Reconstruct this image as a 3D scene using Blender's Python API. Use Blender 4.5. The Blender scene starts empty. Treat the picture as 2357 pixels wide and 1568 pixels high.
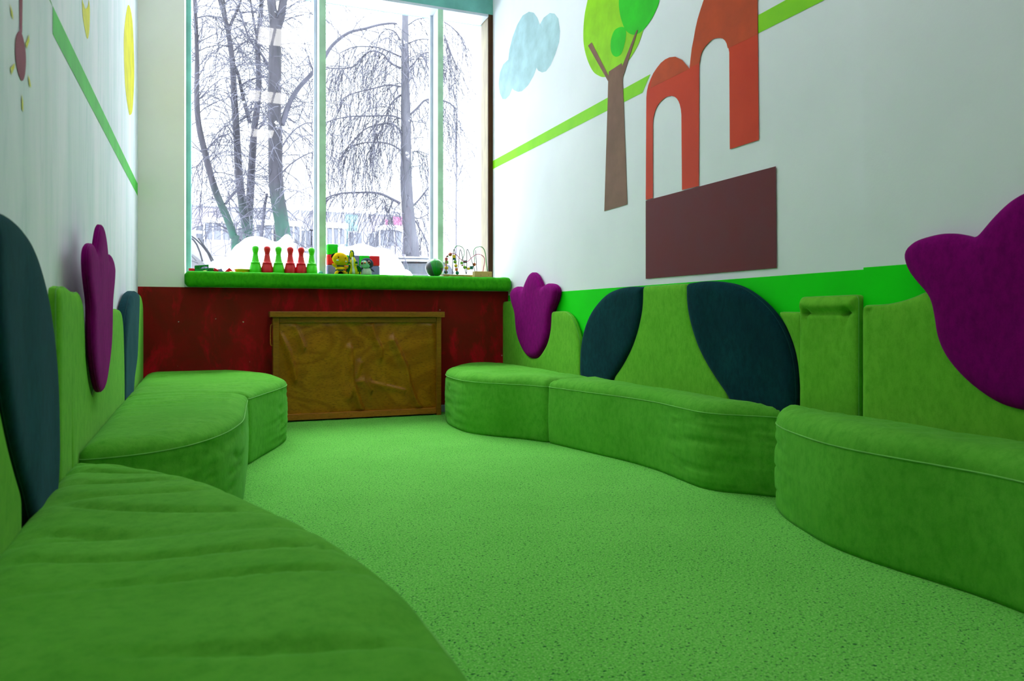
import bpy, bmesh, random
import numpy as np
from math import *
from mathutils import Vector, Matrix, noise
from mathutils.geometry import delaunay_2d_cdt

# ------------------------------------------------------------------ camera model (used to measure real positions)
F = 1740.0; CX = 1178.0; HY = 730.0; EYE = 0.85
TH = atan(690 / 1740); S_, C_ = sin(TH), cos(TH)
def ray(x, y):
    u = (x - CX) / F; v = (HY - y) / F
    return (S_ + u * C_, C_ - u * S_, v)
def on_x(x, y, X):
    r = ray(x, y); t = X / r[0]; return Vector((X, t * r[1], EYE + t * r[2]))
def on_y(x, y, Y):
    r = ray(x, y); t = Y / r[1]; return Vector((t * r[0], Y, EYE + t * r[2]))

def xw(Y): return -.42 - .0177 * Y            # left wall runs very slightly askew
def on_l(x, y, off=0):
    r = ray(x, y); t = (-.42 + off) / (r[0] + .0177 * r[1]); return Vector((t * r[0], t * r[1], EYE + t * r[2]))
scene = bpy.context.scene
col = scene.collection
rnd = random.Random(7)

def lin(c):
    o = []
    for v in c[:3]:
        v /= 255.0
        o.append(v / 12.92 if v <= 0.04045 else ((v + 0.055) / 1.055) ** 2.4)
    return (*o, 1.0)

# ------------------------------------------------------------------ materials
def new_mat(name):
    m = bpy.data.materials.new(name); m.use_nodes = True
    nt = m.node_tree; b = nt.nodes['Principled BSDF']
    return m, nt, b
def noise_node(nt, scale, detail=4, rough=.55, dist=0, stretch=None):
    tc = nt.nodes.new('ShaderNodeTexCoord'); n = nt.nodes.new('ShaderNodeTexNoise')
    n.inputs['Scale'].default_value = scale; n.inputs['Detail'].default_value = detail
    n.inputs['Roughness'].default_value = rough; n.inputs['Distortion'].default_value = dist
    if stretch:
        mp = nt.nodes.new('ShaderNodeMapping'); mp.inputs['Scale'].default_value = stretch
        nt.links.new(tc.outputs['Object'], mp.inputs['Vector']); nt.links.new(mp.outputs[0], n.inputs['Vector'])
    else:
        nt.links.new(tc.outputs['Object'], n.inputs['Vector'])
    return n
def ramp(nt, src, lo, hi):
    r = nt.nodes.new('ShaderNodeMapRange'); r.inputs['From Min'].default_value = lo; r.inputs['From Max'].default_value = hi
    nt.links.new(src, r.inputs['Value']); return r.outputs[0]
def mix(nt, fac, a, b):
    m = nt.nodes.new('ShaderNodeMix'); m.data_type = 'RGBA'
    if hasattr(fac, 'links'): nt.links.new(fac, m.inputs[0])
    else: m.inputs[0].default_value = fac
    for k, v in ((6, a), (7, b)):
        if hasattr(v, 'links'): nt.links.new(v, m.inputs[k])
        else: m.inputs[k].default_value = v
    return m.outputs[2]
def bump(nt, b, src, strength, dist=.01):
    bp = nt.nodes.new('ShaderNodeBump'); bp.inputs['Strength'].default_value = strength; bp.inputs['Distance'].default_value = dist
    nt.links.new(src, bp.inputs['Height']); nt.links.new(bp.outputs[0], b.inputs['Normal'])
def plain(name, c, rough=.6, metal=0, c2=None, nscale=6, bstr=0, bscale=60, spec=.18, stretch=None, lo=.35, hi=.65):
    m, nt, b = new_mat(name)
    b.inputs['Roughness'].default_value = rough; b.inputs['Metallic'].default_value = metal
    b.inputs['Specular IOR Level'].default_value = spec
    c2 = c2 or tuple(max(0, v * .9) for v in c)
    n = noise_node(nt, nscale, stretch=stretch)
    nt.links.new(mix(nt, ramp(nt, n.outputs[0], lo, hi), lin(c), lin(c2)), b.inputs['Base Color'])
    if bstr:
        n2 = noise_node(nt, bscale); bump(nt, b, n2.outputs[0], bstr, .003)
    return m
def velvet(name, c, c2, c3, sheen=.5, tint=None, stretch=(1, 1, .6)):
    m, nt, b = new_mat(name)
    b.inputs['Roughness'].default_value = .95; b.inputs['Specular IOR Level'].default_value = .05
    b.inputs['Sheen Weight'].default_value = sheen; b.inputs['Sheen Roughness'].default_value = .35
    b.inputs['Sheen Tint'].default_value = lin(tint or c)
    n1 = noise_node(nt, 3.2, 3, .6); n2 = noise_node(nt, 30, 7, .78, stretch=stretch)
    k = mix(nt, ramp(nt, n1.outputs[0], .3, .7), lin(c), lin(c2))
    k = mix(nt, ramp(nt, n2.outputs[0], .42, .74), k, lin(c3))
    nt.links.new(k, b.inputs['Base Color'])
    n3 = noise_node(nt, 320, 2); bump(nt, b, n3.outputs[0], .25, .002)
    return m

M = {}
M['seat'] = velvet('green velvet seat', (90, 168, 50), (104, 180, 62), (74, 152, 42), .18, (150, 215, 140))
M['back'] = velvet('green velvet backrest', (104, 178, 48), (116, 188, 56), (84, 160, 40), .18, (160, 215, 140))
M['sillc'] = velvet('green velvet sill', (52, 160, 20), (70, 172, 26), (36, 136, 18), .4, (120, 220, 190))
M['teal'] = velvet('dark teal velvet', (9, 46, 56), (13, 60, 68), (5, 34, 44), .30, (90, 150, 160))
M['purple'] = velvet('purple velvet', (124, 4, 102), (136, 6, 112), (98, 3, 84), .18, (220, 90, 200))
M['seam'] = plain('green piping', (120, 190, 90), .9)
M['seamt'] = plain('teal piping', (14, 66, 74), .9)
M['seamp'] = plain('purple piping', (140, 16, 124), .9)
M['white'] = plain('white mural wall', (236, 236, 243), .75, c2=(230, 231, 238), nscale=1.5, bstr=.12, bscale=90)
M['ceil'] = plain('white ceiling', (238, 238, 240), .9)
M['cream'] = plain('pale cream green paint', (246, 244, 234), .8, c2=(242, 240, 230), nscale=2)
M['reveal'] = plain('teal green paint', (122, 190, 180), .7)
M['band'] = plain('bright green paint', (0, 220, 0), .8, c2=(0, 212, 0), nscale=3)
M['lime'] = plain('lime paint', (140, 214, 20), .6, c2=(130, 208, 24))
M['leafg'] = plain('leaf green paint', (40, 206, 20), .6)
M['crown'] = plain('yellow green paint', (150, 216, 10), .6)
M['bark_p'] = plain('brown paint', (136, 100, 84), .7)
M['red_p'] = plain('orange red paint', (214, 62, 24), .6, c2=(206, 56, 20), nscale=4)
M['red_d'] = plain('deeper orange paint', (202, 74, 26), .6)
M['maroon'] = plain('maroon paint', (108, 52, 60), .7, c2=(112, 48, 54))
M['cloud'] = plain('pale blue paint', (176, 208, 216), .7)
M['yellow'] = plain('yellow paint', (232, 222, 12), .6)
M['pinkp'] = plain('dusky pink paint', (158, 72, 92), .7)
M['lgreen'] = plain('stripe green paint', (70, 200, 60), .6)
M['sage'] = plain('sage green window frame', (190, 226, 196), .4)
M['silver'] = plain('silver window frame', (206, 212, 222), .35, c2=(196, 202, 214))
M['gasket'] = plain('black gasket', (20, 22, 30), .5)
M['darkwood'] = plain('dark stained wood', (78, 46, 16), .5, c2=(60, 34, 12), nscale=5, stretch=(14, 14, 1))
M['greywood'] = plain('window-lit grey wood', (150, 140, 128), .6, c2=(176, 166, 140), nscale=4, stretch=(10, 10, 1))  # jamb side lighter than its front: window light put into the colour
M['sillb'] = plain('white sill board', (225, 228, 226), .4)
M['base'] = plain('grey skirting', (176, 184, 196), .5)
# left wall: patchy bluish plaster with vertical wipe marks
m, nt, b = new_mat('patchy grey blue plaster'); b.inputs['Roughness'].default_value = .7
n1 = noise_node(nt, 3, 5, .6, .3, (1, 1.8, .28)); n2 = noise_node(nt, 9, 4, .6, 0, (1, 1.2, .28))
k = mix(nt, ramp(nt, n1.outputs[0], .35, .65), lin((216, 226, 234)), lin((238, 236, 248)))
k = mix(nt, ramp(nt, n2.outputs[0], .55, .75), k, lin((204, 218, 226)))
nt.links.new(k, b.inputs['Base Color']); M['plaster'] = m
# red dado with repainted patches
m, nt, b = new_mat('worn dark red paint'); b.inputs['Roughness'].default_value = .7; b.inputs['Specular IOR Level'].default_value = .12
n1 = noise_node(nt, 2.6, 5, .6, .6, (1, 1, .8)); n2 = noise_node(nt, 5, 6, .7, .4, (1, 1, .40)); n3 = noise_node(nt, 40, 1, .4)
k = mix(nt, ramp(nt, n1.outputs[0], .4, .62), lin((122, 30, 16)), lin((146, 24, 20)))
k = mix(nt, ramp(nt, n2.outputs[0], .51, .66), k, lin((206, 16, 34)))
k = mix(nt, ramp(nt, n3.outputs[0], .80, .81), k, lin((200, 200, 190)))
nt.links.new(k, b.inputs['Base Color']); M['dado'] = m
# carpet
m, nt, b = new_mat('speckled green carpet'); b.inputs['Roughness'].default_value = 1; b.inputs['Specular IOR Level'].default_value = .05
b.inputs['Sheen Weight'].default_value = .25; b.inputs['Sheen Tint'].default_value = lin((150, 230, 140))
n1 = noise_node(nt, 150, 3, .6); n2 = noise_node(nt, 120, 2, .5, .6); n3 = noise_node(nt, 2, 3)
k = mix(nt, ramp(nt, n3.outputs[0], .35, .65), lin((104, 194, 72)), lin((95, 186, 64)))
k = mix(nt, ramp(nt, n1.outputs[0], .48, .70), k, lin((156, 218, 120)))
k = mix(nt, ramp(nt, n2.outputs[0], .42, .33), k, lin((14, 84, 40)))
nt.links.new(k, b.inputs['Base Color']); bump(nt, b, n1.outputs[0], .5, .004); M['carpet'] = m
# wood veneer
def wood(name, c1, c2, scale, stretch, rough=.30, rings=True):
    m, nt, b = new_mat(name); b.inputs['Roughness'].default_value = rough; b.inputs['Specular IOR Level'].default_value = .4
    n = noise_node(nt, scale, 3, .5, 1.2, stretch)
    if rings:
        mm = nt.nodes.new('ShaderNodeMath'); mm.operation = 'MULTIPLY'; mm.inputs[1].default_value = 34
        nt.links.new(n.outputs[0], mm.inputs[0])
        sn = nt.nodes.new('ShaderNodeMath'); sn.operation = 'SINE'; nt.links.new(mm.outputs[0], sn.inputs[0])
        f = ramp(nt, sn.outputs[0], -1.6, 1.2)
    else: f = ramp(nt, n.outputs[0], .35, .65)
    n2 = noise_node(nt, 130, 3, .6, 0, (.3, 1, 1))
    k = mix(nt, f, lin(c1), lin(c2)); k = mix(nt, ramp(nt, n2.outputs[0], .5, .8), k, lin(tuple(v * .7 for v in c1)))
    nt.links.new(k, b.inputs['Base Color']); return m
M['veneer'] = wood('figured birch veneer', (146, 84, 6), (178, 112, 16), 1.7, (1, 1, 1.4))
M['boxwood'] = wood('stained solid wood', (160, 100, 24), (140, 86, 18), 6, (.5, 6, 9), .3, False)
M['boxedge'] = wood('orange stained rail', (190, 112, 36), (172, 98, 28), 6, (.5, 6, 9), .35, False)
M['toywood'] = plain('pale toy wood', (214, 178, 112), .5, c2=(202, 164, 96), nscale=8, stretch=(1, 8, 8))
def plastic(name, c, rough=.3): return plain(name, c, rough, c2=tuple(v * .95 for v in c), spec=.5)
for n_, c_ in dict(green=(10, 210, 14), red=(236, 16, 30), lilac=(122, 118, 176), yellow=(236, 196, 16), teal=(20, 140, 110), pgreen=(70, 226, 10),
                   orange=(214, 110, 30), bgreen=(16, 140, 34), lime=(130, 190, 50), dteal=(10, 110, 90), black=(14, 12, 14), greyp=(74, 70, 84),
                   pink=(196, 60, 100), wire=(70, 74, 76), wgreen=(30, 150, 60), brown=(176, 84, 40)).items():
    M['p_' + n_] = plastic('plastic ' + n_, c_)
def plush(name, c): return velvet('plush ' + name, c, tuple(v * .93 for v in c), tuple(v * .8 for v in c), .3, stretch=(1, 1, 1))
M['f_yellow'] = plush('yellow', (238, 190, 20)); M['f_black'] = plush('black', (14, 12, 14)); M['f_stripe'] = plush('grey green', (66, 86, 60))
M['f_lime'] = plush('lime', (222, 220, 30)); M['f_green'] = plush('green', (14, 100, 40)); M['f_white'] = plush('white', (214, 224, 206))
M['f_grey'] = plush('grey', (62, 70, 86)); M['f_mint'] = plush('mint', (150, 205, 180)); M['f_dteal'] = plush('dark teal', (10, 84, 86))
# outdoors
M['snow'] = plain('snow', (238, 240, 244), .8, c2=(232, 235, 240))
def bark_mat(name, c1, c2, moss=.0):
    m, nt, b = new_mat(name); b.inputs['Roughness'].default_value = .95
    n1 = noise_node(nt, 7, 5, .7, .2, (1, 1, .2)); n2 = noise_node(nt, 3.5, 5, .75)
    k = mix(nt, ramp(nt, n1.outputs[0], .35, .65), lin(c1), lin(c2))
    if moss:
        n3 = noise_node(nt, 1.6, 3, .6); g = nt.nodes.new('ShaderNodeTexCoord'); sx = nt.nodes.new('ShaderNodeSeparateXYZ')
        nt.links.new(g.outputs['Object'], sx.inputs[0])
        z = ramp(nt, sx.outputs['Z'], 3.6, 2.2)
        mm = nt.nodes.new('ShaderNodeMath'); mm.operation = 'MULTIPLY'; nt.links.new(z, mm.inputs[0]); nt.links.new(ramp(nt, n3.outputs[0], .42, .55), mm.inputs[1])
        k = mix(nt, mm.outputs[0], k, lin((20, 84, 64)))
    k = mix(nt, ramp(nt, n2.outputs[0], .66, .70), k, lin((225, 228, 234)))
    nt.links.new(k, b.inputs['Base Color']); return m
M['bark'] = bark_mat('dark bark with snow', (66, 64, 74), (40, 40, 48), 1)
M['bark2'] = bark_mat('grey bark with snow', (90, 90, 100), (68, 68, 78), 0)  # lighter than the other bark: flare haze put into the colour
M['twig'] = plain('twig bark', (82, 82, 94), .95)
M['twig2'] = plain('hazed grey twig', (84, 84, 96), .95)  # twig grey carries the haze, painted into the colour
M['facade'] = plain('pale grey facade', (126, 126, 134), .9, c2=(134, 132, 140), nscale=.6)  # low-contrast building greys: distance haze put into the colours
M['fteal'] = plain('teal facade panel', (118, 152, 156), .9); M['fpink'] = plain('pink facade panel', (186, 96, 138), .9)
M['fmauve'] = plain('mauve facade', (138, 132, 142), .9)
M['fglass'] = plain('grey window panes', (100, 102, 112), .3); M['fframe'] = plain('white window frame', (168, 170, 176), .6)  # panes and frames toned closer together, haze painted into them as well
M['carbody'] = plain('frosty silver car paint', (126, 128, 136), .5); M['carglass'] = plain('frosted car glass', (72, 76, 84), .4)
M['carblack'] = plain('black car rubber', (60, 62, 70), .6)

# ------------------------------------------------------------------ object helpers
def mesh_obj(name, verts, faces, mats, parent=None, origin=None, smooth=False, midx=None, recalc=True, **props):
    o0 = Vector(parent.location) if parent is not None and origin is None else Vector(origin or (0, 0, 0))
    if parent is not None and parent.parent is None and 'abs_origin' in parent.keys(): o0 = Vector(parent['abs_origin'])
    me = bpy.data.meshes.new(name)
    me.from_pydata([tuple(Vector(v) - o0) for v in verts], [], [tuple(f) for f in faces])
    for m_ in (mats if isinstance(mats, (list, tuple)) else [mats]): me.materials.append(m_)
    if midx is not None: me.polygons.foreach_set('material_index', midx)
    if recalc:
        bm = bmesh.new(); bm.from_mesh(me); bmesh.ops.recalc_face_normals(bm, faces=bm.faces[:]); bm.to_mesh(me); bm.free()
    if smooth: me.polygons.foreach_set('use_smooth', [True] * len(me.polygons))
    o = bpy.data.objects.new(name, me); col.objects.link(o)
    if parent is not None: o.parent = parent
    if parent is None: o.location = o0
    for k_, v_ in props.items(): o[k_] = v_
    return o
WORLD0 = {}
def sub(name, verts, faces, mats, parent, **k):
    """part (or sub-part) given in world coordinates"""
    root = parent
    while root.parent is not None: root = root.parent
    o0 = Vector(root.location)
    o = mesh_obj(name, verts, faces, mats, None, origin=o0, **k)
    o.location = (0, 0, 0); o.parent = parent
    return o
def thing(name, loc, label, cat, group=None):
    o = bpy.data.objects.new(name, None); col.objects.link(o); o.location = loc; o.empty_display_size = .05
    o['label'] = label; o['category'] = cat
    if group: o['group'] = group
    return o
def copy_tree(o, parent=None):
    c = o.copy(); col.objects.link(c)
    if parent is not None: c.parent = parent
    for ch in list(o.children): copy_tree(ch, c)
    return c

class G:
    """collects shapes for one mesh"""
    def __init__(s): s.v = []; s.f = []; s.m = []
    def add(s, v, f, m=0):
        k = len(s.v); s.v += [Vector(p) for p in v]; s.f += [tuple(i + k for i in q) for q in f]; s.m += [m] * len(f); return s
    def box(s, a, b, m=0, bev=0):
        if bev:
            bm = bmesh.new(); bmesh.ops.create_cube(bm, size=1)
            for v in bm.verts: v.co = Vector(((a[i] + b[i]) / 2 + v.co[i] * (b[i] - a[i]) for i in range(3)))
            bmesh.ops.bevel(bm, geom=bm.edges[:], offset=bev, segments=2, affect='EDGES', profile=.6)
            bm.verts.index_update(); s.add([v.co.copy() for v in bm.verts], [[v.index for v in f.verts] for f in bm.faces], m); bm.free(); return s
        x0, y0, z0 = a; x1, y1, z1 = b
        return s.add([(x0, y0, z0), (x1, y0, z0), (x1, y1, z0), (x0, y1, z0), (x0, y0, z1), (x1, y0, z1), (x1, y1, z1), (x0, y1, z1)],
                     [(0, 3, 2, 1), (4, 5, 6, 7), (0, 1, 5, 4), (1, 2, 6, 5), (2, 3, 7, 6), (3, 0, 4, 7)], m)
    def ell(s, c, r, m=0, rot=None, n=14, k=10):
        v = []; f = []
        for i in range(k + 1):
            t = pi * i / k
            for j in range(n):
                p = 2 * pi * j / n
                q = Vector((r[0] * sin(t) * cos(p), r[1] * sin(t) * sin(p), r[2] * cos(t)))
                if rot is not None: q = rot @ q
                v.append(Vector(c) + q)
        for i in range(k):
            for j in range(n): f.append((i * n + j, i * n + (j + 1) % n, (i + 1) * n + (j + 1) % n, (i + 1) * n + j))
        return s.add(v, f, m)
    def lathe(s, c, prof, m=0, n=24, rot=None):
        v = []; f = []
        for r, z in prof:
            for j in range(n):
                p = 2 * pi * j / n; q = Vector((r * cos(p), r * sin(p), z))
                if rot is not None: q = rot @ q
                v.append(Vector(c) + q)
        for i in range(len(prof) - 1):
            for j in range(n): f.append((i * n + j, i * n + (j + 1) % n, (i + 1) * n + (j + 1) % n, (i + 1) * n + j))
        f.append(tuple(range(n))[::-1]); f.append(tuple((len(prof) - 1) * n + j for j in range(n)))
        return s.add(v, f, m)
    def tube(s, pts, r, m=0, n=8, closed=False):
        pts = [Vector(p) for p in pts]; N = len(pts); rs = r if isinstance(r, (list, tuple)) else [r] * N
        v = []; f = []; up = None
        for i, p in enumerate(pts):
            a = pts[i - 1] if (i > 0 or closed) else p; b_ = pts[(i + 1) % N] if (i < N - 1 or closed) else p
            t = (b_ - a).normalized() if (b_ - a).length > 1e-9 else Vector((0, 0, 1))
            if up is None: up = t.orthogonal().normalized()
            up = (up - t * up.dot(t)); up = up.normalized() if up.length > 1e-6 else t.orthogonal().normalized()
            w = t.cross(up)
            for j in range(n):
                q = 2 * pi * j / n; v.append(p + (up * cos(q) + w * sin(q)) * rs[i])
        for i in range(N if closed else N - 1):
            for j in range(n):
                i2 = (i + 1) % N; f.append((i * n + j, i * n + (j + 1) % n, i2 * n + (j + 1) % n, i2 * n + j))
        if not closed: f.append(tuple(range(n))[::-1]); f.append(tuple((N - 1) * n + j for j in range(n)))
        return s.add(v, f, m)
    def prism(s, poly, fn, d0, d1, m=0):
        """poly of 2D points extruded between depths; fn(a,b,d)->xyz"""
        n = len(poly); v = [fn(a, b, d0) for a, b in poly] + [fn(a, b, d1) for a, b in poly]
        f = [tuple(range(n)), tuple(range(n, 2 * n))[::-1]] + [(i, (i + 1) % n, n + (i + 1) % n, n + i) for i in range(n)]
        return s.add(v, f, m)
    def obj(s, name, mats, parent, smooth=False, **k):
        o = sub(name, s.v, s.f, mats, parent, smooth=smooth, midx=s.m, **k)
        return o
    def top(s, name, mats, origin, label=None, cat=None, group=None, smooth=False, **k):
        o = mesh_obj(name, s.v, s.f, mats, None, origin=origin, smooth=smooth, midx=s.m, **k)
        if label: o['label'] = label; o['category'] = cat
        if group: o['group'] = group
        return o
def autosmooth(o, deg=40):
    me = o.data; me.polygons.foreach_set('use_smooth', [True] * len(me.polygons))
    try: me.set_sharp_from_angle(angle=radians(deg))
    except Exception: pass

def spline(pts, n=8, closed=False):
    P = [Vector(p) for p in pts]; N = len(P); out = []
    for i in range(N if closed else N - 1):
        g = lambda k: P[k % N] if closed else P[min(max(k, 0), N - 1)]
        a, b_, c, d = g(i - 1), g(i), g(i + 1), g(i + 2)
        for k in range(n):
            t = k / n; out.append(.5 * ((2 * b_) + (c - a) * t + (2 * a - 5 * b_ + 4 * c - d) * t * t + (3 * b_ - a - 3 * c + d) * t ** 3))
    if not closed: out.append(P[-1])
    return out

# ------------------------------------------------------------------ upholstery maker
def outline_curve(pts, ds, relax=3):
    """closed outline, (a,b) smooth or (a,b,1) corner; returns evenly spaced loop"""
    n = len(pts); dense = []
    for i in range(n):
        p1, p2 = pts[i], pts[(i + 1) % n]; p0, p3 = pts[i - 1], pts[(i + 2) % n]
        A, B = np.array(p1[:2], float), np.array(p2[:2], float)
        L = np.linalg.norm(B - A)
        c1, c2 = len(p1) > 2, len(p2) > 2
        Z = np.array(p0[:2], float) if not c1 else 2 * A - B
        W = np.array(p3[:2], float) if not c2 else 2 * B - A
        lz, lw = np.linalg.norm(A - Z), np.linalg.norm(W - B)
        m1 = (B - A) if c1 else L * ((A - Z) / max(lz, 1e-6) * L + (B - A) / max(L, 1e-6) * lz) / (lz + L)
        m2 = (B - A) if c2 else L * ((W - B) / max(lw, 1e-6) * L + (B - A) / max(L, 1e-6) * lw) / (lw + L)
        k = max(3, int(L / .004))
        for j in range(k):
            t = j / k
            dense.append((2 * t ** 3 - 3 * t ** 2 + 1) * A + (t ** 3 - 2 * t ** 2 + t) * m1 + (-2 * t ** 3 + 3 * t ** 2) * B + (t ** 3 - t ** 2) * m2)
    D = np.array(dense); seg = np.linalg.norm(np.roll(D, -1, 0) - D, axis=1); cum = np.concatenate([[0], np.cumsum(seg)])
    N = max(24, int(cum[-1] / ds)); s = np.linspace(0, cum[-1], N, endpoint=False)
    D2 = np.vstack([D, D[:1]]); O = np.stack([np.interp(s, cum, D2[:, 0]), np.interp(s, cum, D2[:, 1])], 1)
    for _ in range(relax): O = .5 * O + .25 * (np.roll(O, 1, 0) + np.roll(O, -1, 0))
    area = .5 * np.sum(O[:, 0] * np.roll(O[:, 1], -1) - np.roll(O[:, 0], -1) * O[:, 1])
    return O if area > 0 else O[::-1].copy()
def normals2(O):
    T = np.roll(O, -1, 0) - np.roll(O, 1, 0); T /= np.linalg.norm(T, axis=1)[:, None] + 1e-9
    return np.stack([T[:, 1], -T[:, 0]], 1)
def cushion(pts, w0, w1, crown, R, fn, ds=.02, grid=.03, lev=8, bulge=.006, wr=None, sw=None, relax=3):
    O = outline_curve(pts, ds, relax); Nn = normals2(O); n = len(O)
    mn, mx = O.min(0), O.max(0)
    gx, gy = np.meshgrid(np.arange(mn[0] + grid / 2, mx[0], grid), np.arange(mn[1] + grid / 2, mx[1], grid))
    gp = np.stack([gx.ravel(), gy.ravel()], 1); gp[:, 0] += (np.arange(len(gp)) % 2) * grid * .13
    A = O; B = np.roll(O, -1, 0); AB = B - A; LL = (AB ** 2).sum(1) + 1e-12
    def dist(P):
        out = np.empty(len(P))
        for k in range(0, len(P), 400):
            Q = P[k:k + 400, None, :]; t = np.clip(((Q - A) * AB).sum(2) / LL, 0, 1)
            out[k:k + 400] = np.sqrt(((Q - (A + t[..., None] * AB)) ** 2).sum(2)).min(1)
        return out
    def inside(P):
        r = np.zeros(len(P), bool)
        for (x1, y1), (x2, y2) in zip(A, B):
            c = ((y1 > P[:, 1]) != (y2 > P[:, 1]))
            with np.errstate(all='ignore'): xi = (x2 - x1) * (P[:, 1] - y1) / (y2 - y1 + 1e-15) + x1
            r ^= c & (P[:, 0] < xi)
        return r
    cand = []
    offs = [R * .04, R * .14, R * .3, R * .55, R * .85]
    for o_ in offs:
        q = O - Nn * o_; q = q[::1 if o_ < grid else 2]
        q = q[inside(q)]; q = q[dist(q) > o_ * .93]; cand.append(q)
    gp = gp[inside(gp)]; gp = gp[dist(gp) > R * .95]; cand.append(gp)
    P = np.vstack([O] + cand)
    cd = [Vector((float(x), float(y))) for x, y in P]
    vo, _, fo, ov, _, _ = delaunay_2d_cdt(cd, [], [list(range(n))], 1, 1e-6)
    PV = np.array([(v.x, v.y) for v in vo]); d = dist(PV)
    idx_of = {}
    for k, src in enumerate(ov):
        for s_ in src:
            if s_ < n: idx_of[s_] = k
    verts = []
    for k in range(len(PV)):
        x = min(d[k] / R, 1.0); h = crown * sqrt(max(0, 1 - (1 - x) ** 2)) if k not in idx_of.values() else 0
        a, b_ = PV[k]
        if wr and d[k] > 1e-5: h += wr(a, b_, d[k]) * (1 - exp(-d[k] / .02))
        verts.append((a, b_, w1 + h))
    faces = [tuple(f) for f in fo]
    ring_prev = [idx_of[i] for i in range(n)]
    s_len = np.arange(n) * ds
    for l in range(lev - 1, -1, -1):
        t = l / lev; w = w0 + (w1 - w0) * t
        off = bulge * sin(pi * t) - (.006 if l == 0 else 0)
        k0 = len(verts)
        for i in range(n):
            e = off + (sw(O[i][0], O[i][1], w, t) if sw and 0 < l else 0)
            p = O[i] + Nn[i] * e; verts.append((p[0], p[1], w))
        for i in range(n):
            j = (i + 1) % n; faces.append((ring_prev[i], k0 + i, k0 + j, ring_prev[j]))
        ring_prev = [k0 + i for i in range(n)]
    faces.append(tuple(ring_prev))
    pip = [fn(*(O[i] + Nn[i] * .0005), w1 - .001) for i in range(0, n)]
    return [fn(*v) for v in verts], faces, pip

# ------------------------------------------------------------------ room shell
XL, XR, YR, YW, ZC, YB = -.535, 2.55, 6.52, 6.93, 4.25, -7.5
XP = XR - .007      # face on which the wall-hung backrests sit
def struct(g, name, mats, **k):
    o = g.top(name, mats, (0, 0, 0), **k); o['kind'] = 'structure'; return o
g = G().box((XL - .25, YB - .2, -.1), (XR + .25, 7.4, 0)); struct(g, 'floor', M['carpet'])
g = G().box((XL - .25, YB - .2, ZC), (XR + .25, 7.4, ZC + .15)); struct(g, 'ceiling', M['ceil'])
g = G().box((XL - .25, YB - .2, 0), (XR + .25, YB, ZC)); struct(g, 'wall_rear', M['cream'])

def tri_poly(g, pts3, m):
    """flat painted polygon, a fraction of a millimetre thick, triangulated"""
    from mathutils.geometry import tessellate_polygon
    t = tessellate_polygon([[Vector(p) for p in pts3]])
    g.add(pts3, [tuple(x) for x in t], m)
def crop(pts, ox, oy, k): return [(ox + a / k, oy + b / k) for a, b in pts]
# right wall with its mural
g = G()
g.box((XR, YB, 0), (XR + .2, 7.3, ZC), 0)
lay = [0]
def paintR(px, m, X=XR, k=None):
    lay[0] += 1; x = X - .0006 - .0004 * (k if k is not None else lay[0])
    tri_poly(g, [on_x(a, b_, X) + Vector((x - X, 0, 0)) for a, b_ in px], m)
g.box((XR - .0015, 2.386, 0.02), (XR + .001, YR, 1.05), 1)
W = lambda l: crop(l, 1130, 0, 2.8)
U = lambda l: crop(l, 1460, 0, 2.2397)
paintR(W([(315,160),(340,115),(380,84),(410,88),(435,120),(446,200),(440,270),(415,350),(385,420),(355,460),(330,467),(305,455),(295,437),(275,490),(240,550),(200,588),(175,592),(150,582),(138,570),(120,615),(95,640),(75,638),(58,600),(50,540),(58,470),(80,415),(112,385),(120,320),(140,240),(170,160),(205,100),(245,76),(275,82),(300,115)]), 2)
paintR(W([(8,1040),(1029,478),(978,598),(8,1093)]), 3)
paintR([(1745.7,35),(1990,-99),(1990,-46),(1745.7,77)], 3)
def smooth_px(l, n=5): return [(p.x, p.y) for p in spline([(a, b_, 0) for a, b_ in l], n, True)]
paintR(smooth_px(W([(625,0),(605,100),(597,210),(602,300),(625,390),(660,460),(700,490),(735,497),(790,480),(850,430),(900,375),(950,290),(980,205),(1010,100),(1030,0),(1020,-150),(900,-330),(760,-320),(670,-200)])), 4)
paintR(smooth_px(W([(827,0),(832,80),(850,150),(875,200),(920,224),(970,205),(1020,150),(1060,80),(1088,0),(1090,-120),(1020,-200),(930,-190),(850,-110)])), 5)
paintR(smooth_px(W([(840,174),(868,185),(873,230),(860,300),(840,350),(810,366),(785,350),(774,310),(778,250),(800,195)])), 5)
paintR(W([(762,462),(845,407),(850,430),(852,510),(858,660),(882,1318),(733,1362),(755,650),(758,525)]), 6)
paintR(W([(628,295),(652,273),(762,490),(758,525)]), 6)
paintR(W([(941,196),(951,194),(849,515),(848,430)]), 6)
paintR(U([(62,1032),(65,505),(68,470),(75,440),(87,408),(100,380),(120,350),(140,325),(162,307),(185,296),(215,293),(250,310),(289,355),(293,310),(300,250),(310,200),(319,148),(330,100),(345,50),(362,0),(400,-90),(450,-160),(530,-200),(600,-180),(638,-150),(639,0),(646,722),(496,770),(493,270),(488,245),(480,225),(472,210),(460,200),(447,197),(435,197),(420,199),(405,205),(386,222),(370,240),(355,263),(345,290),(340,312),(338,340),(336,960),(249,980),(246,590),(243,562),(238,540),(231,522),(222,508),(211,499),(197,495),(180,497),(165,503),(145,518),(130,535),(117,556),(108,580),(101,610),(99,640),(99,1022)]), 7)
paintR(U([(87,455),(100,380),(120,350),(140,325),(162,307),(185,296),(215,293),(250,310),(289,355)]), 8)
paintR(U([(289,350),(293,310),(300,250),(310,200),(319,148),(330,100),(345,50),(362,0),(400,-90),(450,-160),(530,-200),(600,-180),(638,-150),(639,0),(640,178),(486,250),(480,225),(472,210),(460,200),(447,197),(435,197),(420,199),(405,205),(386,222),(370,240),(355,263),(345,290),(341,325)]), 8)
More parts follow.
